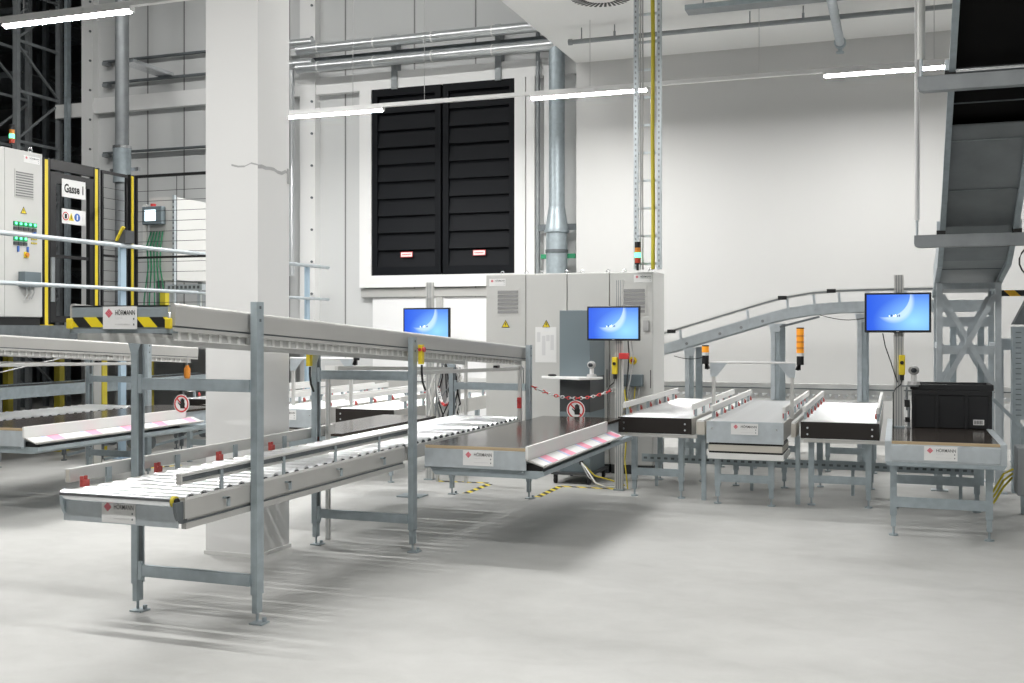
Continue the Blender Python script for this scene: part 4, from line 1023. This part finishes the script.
# yellow guard posts below the platform
def yellow_post(x, y, z0, h, label):
    t = thing('guard_post', label, 'guard post', (x,y,z0))
    MB().box(-.045,.045,-.045,.045,0,h).build('post','yellow_dark',t); MB().box(-.09,.09,-.09,.09,0,.012).build('foot_plate','yellow_dark',t)
for px, y, lb in ((-11.2,11.2,'yellow guard post leftmost below the platform'),(-10.34,11.2,'yellow guard post second from the left below the platform'),(-9.65,11.2,'yellow guard post third from the left below the platform'),(-10.5,13.2,'yellow guard post farthest back below the platform')):
    yellow_post(px, y, 0, 1.57, lb)
# control cabinet facing the hall (+X)
t = thing('control_cabinet', 'light grey control cabinet with rows of green lit buttons at the left edge', 'cabinet', (-10.0,9.95,ZP), 'row of control cabinets')
t['group'] = 'platform control cabinets'
MB().box(-.5,-.02,-.75,.6,.1,2.13).build('body','cabinet_side',t,bevel=.006)
MB().box(-.48,-.03,-.74,.59,0,.1).build('plinth','black',t)
for a, b in ((-.745,-.005),(.0,.595)):
    d = MB().box(-.02,.0,a,b,.105,2.125).build('door','cabinet',t,bevel=.004)
RX = Matrix.Rotation(PI/2,4,'Z')       # turns a -Y facing plate to face +X
def onx(mb, y, z, x=.002): 
    q = MB(); q.merge(mb, Matrix.Translation((x,y,z)) @ RX); return q
onx(plate_mb(.26,.085),.42,2.03).build('nameplate',PLATE_MATS,d)
v = MB().box(-.15,.15,-.006,0,-.17,.17)
for k in range(10): v.box(-.135,.135,-.012,-.006,-.155+k*.031,-.14+k*.031,1)
onx(v,.30,1.72).build('vent_grille',['cabinet','vent'],d,label='slatted vent grille')
q = MB(); warn_tri(q,0,0,0,.05,0,1); onx(q,.29,1.4).build('warning_triangle',['yellow','text_black'],d,label='yellow warning triangle')
q = MB()
for r_ in range(2):
    for k in range(5 if r_ == 0 else 3):
        x = -.14+k*.075; z = -.18*r_
        q.box(x-.032,x+.032,-.012,0,-.02+z,.035+z,0); q.cyl((x,-.012,.012+z),(x,-.02,.012+z),.014,10,1); q.box(x-.03,x+.03,-.012,0,-.07+z,-.03+z,2)
for x, z in ((.14,-.11),(.17,-.1),(-.1,-.29),(.05,-.29)): q.box(x-.012,x+.012,-.015,0,z-.04,z+.03,3)
for k in range(3):
    for z in (-.17,-.22): q.box(.11+k*.035,.128+k*.035,-.01,0,z,z+.02,4)
onx(q,.30,1.22).build('button_panel',['green','green_lamp','charcoal','blue','yellow_dark'],d,label='rows of green lit buttons')
q = MB().box(-.035,.035,-.01,0,-.035,.035,0); q.cyl((0,-.03,0),(0,-.01,0),.025,12,1); onx(q,.33,.86).build('main_switch',['yellow','orange_lamp'],d)
q = MB().box(-.13,.13,-.1,0,-.09,.09,0)
for k in range(3): q.tube([(-.06+k*.06,-.05,-.09),(-.04+k*.05,-.06,-.16),(-.06+k*.05,-.03,-.24)],.008,6,1)
onx(q,.34,.56).build('socket_box',['blue_grey','cable_grey'],d,label='dark grey socket box')
e = MB().tube([(-.1,.5+.03*math.cos(2*PI*k/10),2.17+.03*math.sin(2*PI*k/10)) for k in range(11)],.008,6); e.build('lifting_eye','chrome',t)
tower_lamp(-10.1,10.16,ZP+2.13,'signal tower with green light on the left control cabinet at the picture edge',1.05)

# fenced gate and mesh fence
XF, YC, ZF = -10.05, 12.24, 3.74
hF = ZF-ZP
def fence_post(x, y, label):
    t = thing('fence_post', label, 'fence post', (x,y,ZP))
    MB().box(-.03,.03,-.03,.022,.0,hF-.02).build('post','yellow',t); q = MB().box(-.035,.028,.022,.055,0,hF); q.box(-.035,.028,-.05,-.03,0,hF); q.build('edge_profile','black',t); MB().box(-.07,.07,-.07,.07,0,.01).build('foot_plate','yellow',t)
fence_post(XF,10.64,'yellow and black fence post at the left side of the cell gate')
fence_post(XF,11.53,'yellow and black fence post at the right side of the cell gate')
fence_post(XF,YC,'yellow and black fence corner post under the vertical pipe')
def mesh_panel(axis, a, b, other, label):
    t = thing('mesh_fence', label, 'fence', (0,0,ZP))
    q = MB(); w = MB()
    def bx(mb, u0, u1, z0, z1, th):
        if axis == 'y': mb.box(other-th,other+th,u0,u1,z0,z1)
        else: mb.box(u0,u1,other-th,other+th,z0,z1)
    bx(q,a,b,hF-.05,hF-.01,.015); bx(q,a,b,.08,.12,.015); bx(q,a,a+.03,.12,hF-.05,.015); bx(q,b-.03,b,.12,hF-.05,.015); bx(q,a,b,.93,.96,.015)
    q.build('frame','black',t)
    n = int((hF-.2)/.14)
    for k in range(n): bx(w,a+.03,b-.03,.18+k*.14,.186+k*.14,.003)
    n = int((b-a)/.5)
    for k in range(1,n): bx(w,a+(b-a)*k/n-.003,a+(b-a)*k/n+.003,.12,hF-.05,.003)
    w.build('mesh','black',t)
mesh_panel('y',11.65,YC-.08,XF,'black wire mesh fence panel between gate and corner post')
mesh_panel('x',XF+.08,-8.6,YC,'black wire mesh fence panel in front of the pale cabinet')
t = thing('cell_gate', 'black framed transparent gate with signs in the fenced cell', 'gate', (XF,11.1,ZP))
q = MB(); q.box(-.03,.03,-.40,-.30,.04,hF-.16); q.box(-.03,.03,.30,.37,.04,hF-.16); q.box(-.03,.03,-.30,.30,hF-.3,hF-.16); q.box(-.03,.03,-.3,.3,.04,.12); q.box(-.015,.015,-.3,.3,.86,.9)
q.build('gate_frame','black',t); MB().box(-.03,.03,-.40,.37,hF-.13,hF).build('lintel','black',t)
q = MB().box(0,.004,-.22,.22,0,.33,0)
sg = MB().box(-.21,.21,-.003,0,-.115,.115,0); sg.merge(text_mb('Gasse 1',.115,.34,.03),Matrix.Translation((0,-.005,0)),1)
onx(sg,.0,1.76,.035).build('name_sign',['white','text_black'],t,label='white sign reading Gasse 1')
sg = MB().box(-.21,.21,-.003,0,-.095,.095,0)
sg.cyl((-.145,-.003,.0),(-.145,-.005,.0),.055,20,1); sg.cyl((-.145,-.005,.0),(-.145,-.006,.0),.042,20,0); sg.box(-.165,-.125,-.0075,-.006,-.03,.03,2)
sg.prism([(-.095,-.05),(.0,-.05),(-.048,.05)],'y',-.006,-.003,3); sg.box(-.052,-.044,-.0075,-.006,-.03,.02,2)
sg.cyl((.06,-.003,.0),(.06,-.005,.0),.052,20,4); sg.box(.05,.07,-.0065,-.005,-.03,.03,0)
sg.merge(text_mb('i',.08,.016),Matrix.Translation((.16,-.005,0)),5)
onx(sg,.0,1.40,.035).build('safety_sign',['white','red','text_black','yellow','blue','text_grey'],t,label='white strip of round safety symbols')
MB().box(.03,.05,-.40,-.34,.3,.86).build('lock_box','steel_grey',t)

# pale cabinet with HMI behind the mesh
t = thing('terminal_cabinet', 'pale electrical cabinet with small lit operator terminal behind the mesh fence', 'cabinet', (-9.8,12.85,2.3))
MB().box(-.42,-.0,0,.02,.0,1.2).build('front_plate','cabinet',t); MB().box(-.40,0,.02,.95,0,1.2).build('body','cabinet_side',t,bevel=.006)
q = MB().box(.0,.03,-.03,.03,-.66,1.22)
for k in range(24): q.box(.005,.025,-.032,-.03,-.62+k*.075,-.585+k*.075,1)
q.build('slotted_upright',['galvanized_pale','steel_dark'],t)
hm = MB().box(-.46,-.12,-.12,-.02,.80,1.06).build('terminal','blue_grey',t,bevel=.01)
MB().box(-.41,-.22,-.1225,-.1202,.85,1.01).build('terminal_screen','screen_white',hm,label='lit white screen')
MB().cyl((-.3,-.07,1.06),(-.3,-.07,1.10),.04,12).build('emergency_button','red',hm)
MB().box(-.50,-.44,-.05,.0,.35,1.1).build('wire_duct','panel_light',t)
q = MB()
for k in range(5): q.tube([(-.35+.05*k,-.05,.7),(-.42+.06*k,-.06,.5),(-.40+.05*k,-.05,.2),(-.48+.09*k,-.04,-.25),(-.5+.1*k,-.04,-.62)],.010,6)
q.build('cable','green',t,label='green cables')
MB().box(-.38,-.3,.1,.2,-.66,0).build('stand','steel_grey',t); MB().box(-.1,-.02,.7,.8,-.66,0).build('stand','steel_grey',t)
q = MB().box(0,.6,0,.1,0,.08)
for k in range(8): q.box(.03+k*.07,.07+k*.07,-.002,0,.02,.06,1)
for x in (.05,.5): q.box(x,x+.05,.03,.07,-.5,0)
tag(q.build('cable_tray',['galvanized_pale','steel_dark'],None,loc=(-9.7,12.55,ZP+.5)),'short perforated cable tray behind the mesh below the pale cabinet','cable tray')
for x, y, lb in ((-9.88,12.75,'yellow post left behind the guard rail by the pale cabinet'),(-9.05,12.8,'yellow post right behind the guard rail by the column')):
    yellow_post(x,y,ZP,.52,lb)

# guard rail in front of the platform
t = thing('guard_rail', 'long two-bar grey guard rail across the upper left', 'railing', (-8.95,10.8,0))
MB().cyl((0,-4.2,2.62),(0,5,2.62),.028,12).build('top_rail','galvanized_pale',t)
MB().cyl((0,-4.2,2.09),(0,5,2.09),.024,12).build('mid_rail','galvanized_pale',t)
for y in (-3.6,0.0,4.4): 
    q = MB().box(-.07,-.028,y-.05,y+.05,0.01,2.6); q.box(-.12,.02,y-.09,y+.09,0,.01); q.build('rail_post','lightblue_steel',t,label='blue-grey square post')
q = MB().box(-.05,.1,-.06,.10,0,.16,0); q.bar((-.02,-.07,.03),(.08,-.07,.2),.05,.02,1)
tag(q.build('beam_sensor',['charcoal','yellow'],None,loc=(-9.0,10.8,2.65)),'dark sensor block on top of the guard rail post','sensor')

# tall pipe at the corner post and cable trays on the wall
q = MB().cyl((-12.5,15.0,ZP+.0),(-12.5,15.0,9.4),.115,14,0); q.cyl((-12.5,15,4.1),(-12.5,15,4.68),.15,14,1); q.cyl((-12.5,15,4.68),(-12.5,15,4.73),.155,14,2); q.box(-12.8,-12.2,15.05,15.1,4.3,4.36,2); q.box(-12.65,-12.35,15.1,16.2,6.18,6.24,2)
tag(q.build('down_pipe',['steel_grey','galvanized','chrome']),'tall grey vertical pipe at upper left of the column','pipe')
for z, lb in ((6.55,'upper dark cable tray on the wall left of the column'),(6.15,'lower dark cable tray on the wall left of the column'),(4.85,'dark cable tray lower down on the wall left of the column')):
    t = thing('wall_tray', lb, 'cable tray', (-13.9,16.15,z))
    MB().box(0,4.0,0,.1,0,.03).build('tray','steel_dark',t); MB().box(.0,.12,-.02,.1,-.06,.0).build('bracket','steel_grey',t)
q = MB().tube([(-10.05,15.9,6.45),(-10.05,15.9,4.6),(-9.85,15.9,4.3),(-9.85,15.9,2.5)],.07,10); q.cyl((-10.25,15.9,6.45),(-9.3,15.9,6.45),.075,10)
q.cyl((-9.8,15.9,6.1),(-9.3,15.9,6.1),.075,10); q.cyl((-9.75,15.95,6.1),(-9.75,15.95,2.5),.05,10)
tag(q.build('bent_pipe','chrome_pipe'),'shiny pipe with bends on the wall immediately left of the column','pipe')

# racking tower at the far left
def rack_upright(x, y0, y1, label, h=9.2, mt='steel_grey'):
    t = thing('pallet_rack', label, 'pallet rack', (x,y0,0)); d = y1-y0
    for y in (0,d): MB().box(-.05,.05,y-.04,y+.04,.0,h).build('upright',mt,t)
    z = .4; k = 0
    while z+.9 < h:
        MB().box(-.02,.02,.04,d-.04,z,z+.05).build('tie',mt,t)
        a, b = ((.04,z+.08),(d-.04,z+.86)) if k%2 else ((d-.04,z+.08),(.04,z+.86))
        MB().bar((0,a[0],a[1]),(0,b[0],b[1]),.03,.045,up=(1,0,0)).build('diagonal',mt,t)
        z += .92; k += 1
    return t
rack_upright(-15.1,15.3,16.35,'grey braced racking upright frame nearest the white wall edge at upper left')
rack_upright(-15.6,15.0,16.1,'grey racking upright frame behind the first at the top left corner')
rack_upright(-16.6,17.6,19.4,'dark racking frame deep in the aisle at upper left',9.2,'steel_dark')
t = thing('rack_shelving','dark pallet rack shelves deep in the aisle at the left edge','pallet rack',(-18,17,0))
for z in (1.5,2.8,4.1,5.4,6.7,8.0):
    MB().box(-2.5,1.3,0,.06,z,z+.12).build('beam','steel_dark',t); MB().box(-2.5,1.3,2.4,2.46,z,z+.12).build('beam','steel_dark',t); MB().box(-2.5,1.3,.06,2.4,z+.1,z+.12).build('shelf','steel_grey',t)
for x in (-2.4,-.6,1.25):
    for y in (.03,2.43): MB().box(x-.05,x+.05,y-.04+.1,y+.04+.1,0,9.2).build('upright','steel_dark',t)
q = MB().box(-14.75,-14.68,16.1,16.2,0,9.4); tag(q.build('aisle_profile','galvanized'),'slim vertical steel profile at the aisle opening','upright')
q = MB().box(-15.1,-14.42,16.25,16.35,5.6,5.86); tag(q.build('aisle_girder','panel_light'),'pale horizontal girder crossing the aisle opening at left','girder')

# ------------------------------------------------------------------ machinery under the platform, left
t = thing('platform_conveyor', 'low roller conveyor under the platform at the left', 'conveyor', (-9.98,9.6,0))
for x in (-.24,.24): MB().box(x-.02,x+.02,-2.5,4.4,.78,.92).build('side_panel','galvanized',t)
r = MB().cyl((-.22,0,.89),(.22,0,.89),.025,10).build('roller','roller',t,loc=(0,-2.4,0))
for k in range(1,68): pcopy(r,0,k*.1,0)
for y in (-2.,0,2,4):
    for x in (-.24,.24): leg_mb(x,y,.78).build('leg','steel_grey',t)
t = thing('drive_unit', 'grey machine frame with rollers under the platform by the column', 'machine', (-7.2,13.4,0))
for x in (-.5,.5):
    for y in (0,1.4): leg_mb(x,y,1.0,.07).build('leg','galvanized',t)
MB().box(-.55,.55,-.04,1.45,.78,.9).build('bed','panel_grey',t); MB().box(-.5,.5,-.05,-.03,.35,.42).build('crossbar','galvanized',t)
for k in range(7): MB().cyl((-.5,.1+k*.2,.93),(.5,.1+k*.2,.93),.028,10).build('roller','roller',t)
for x in (-.3,.1): MB().cyl((x,.2,.55),(x,.5,.55),.09,14).build('motor','steel_dark',t)
MB().box(-.45,.2,.0,.02,.96,1.08).build('cover','panel_light',t)
for x, y, lb in ((-9.28,10.2,'low dark conveyor frame under the platform at left'),(-8.55,10.0,'low dark conveyor frame behind the left worktable')):
    t = thing('low_conveyor', lb, 'conveyor', (x,y,0))
    for xx in (-.25,.25): MB().box(xx-.02,xx+.02,0,3.5,.34,.48).build('side_panel','steel_dark',t)
    r = MB().cyl((-.23,0,.45),(.23,0,.45),.025,10).build('roller','steel_grey',t,loc=(0,.1,0))
    for k in range(1,28): pcopy(r,0,k*.12,0)
    for yy in (.2,1.7,3.2):
        for xx in (-.25,.25): leg_mb(xx,yy,.34).build('leg','steel_dark',t)
    for yy in (.6,2.): q = MB().cyl((-.15,yy,.24),(.15,yy,.24),.08,14); q.box(-.1,.1,yy-.04,yy+.04,.3,.36); q.build('motor','steel_dark',t)
    MB().bar((-.25,.25,.06),(.25,1.6,.3),.02,.03).build('brace','galvanized',t)
cables('tension_wire', [[(-9.0,7.5,.9),(-8.7,8.6,1.15),(-8.45,9.5,1.33)]], .006, ['cable_white'], 'thin white pull cord slanting up at the left behind the ledge')

# floor markings
def tape(pts, w, label):
    mb = MB()
    for a, b in zip(pts[:-1], pts[1:]):
        a, b = Vector(a+(0,)), Vector(b+(0,)); d = (b-a).normalized(); n = Vector((-d.y,d.x,0))*w/2
        mb.add([a-n+Vector((0,0,.0005)),b-n+Vector((0,0,.0005)),b+n+Vector((0,0,.0005)),a+n+Vector((0,0,.0005)),a-n+Vector((0,0,.0015)),b-n+Vector((0,0,.0015)),b+n+Vector((0,0,.0015)),a+n+Vector((0,0,.0015))],[(0,3,2,1),(4,5,6,7),(0,1,5,4),(1,2,6,5),(2,3,7,6),(3,0,4,7)])
    return tag(mb.build('floor_tape','floor_tape'),label,'floor marking')
tape([(-3.22,9.66),(-3.22,10.40),(-2.66,10.40)],.07,'yellow and black floor tape around the computer cart')
tape([(-4.55,10.32),(-3.99,10.36)],.07,'yellow and black floor tape behind the black worktable leg')
tape([(-3.95,9.64),(-3.95,10.3)],.07,'short yellow and black floor tape leading to the rear frame foot')
tape([(-8.3,9.75),(-7.9,10.5)],.07,'worn yellow and black floor tape left of the column')

# ------------------------------------------------------------------ render look
w = bpy.data.worlds.new('world'); S.world = w; w.use_nodes = True
w.node_tree.nodes['Background'].inputs['Color'].default_value = (.8,.85,.9,1); w.node_tree.nodes['Background'].inputs['Strength'].default_value = .05
S.view_settings.view_transform = 'Standard'; S.view_settings.look = 'None'; S.view_settings.gamma = 1; S.view_settings.use_curve_mapping = False
S.view_settings.exposure = 0.38
S.cycles.diffuse_bounces = 3
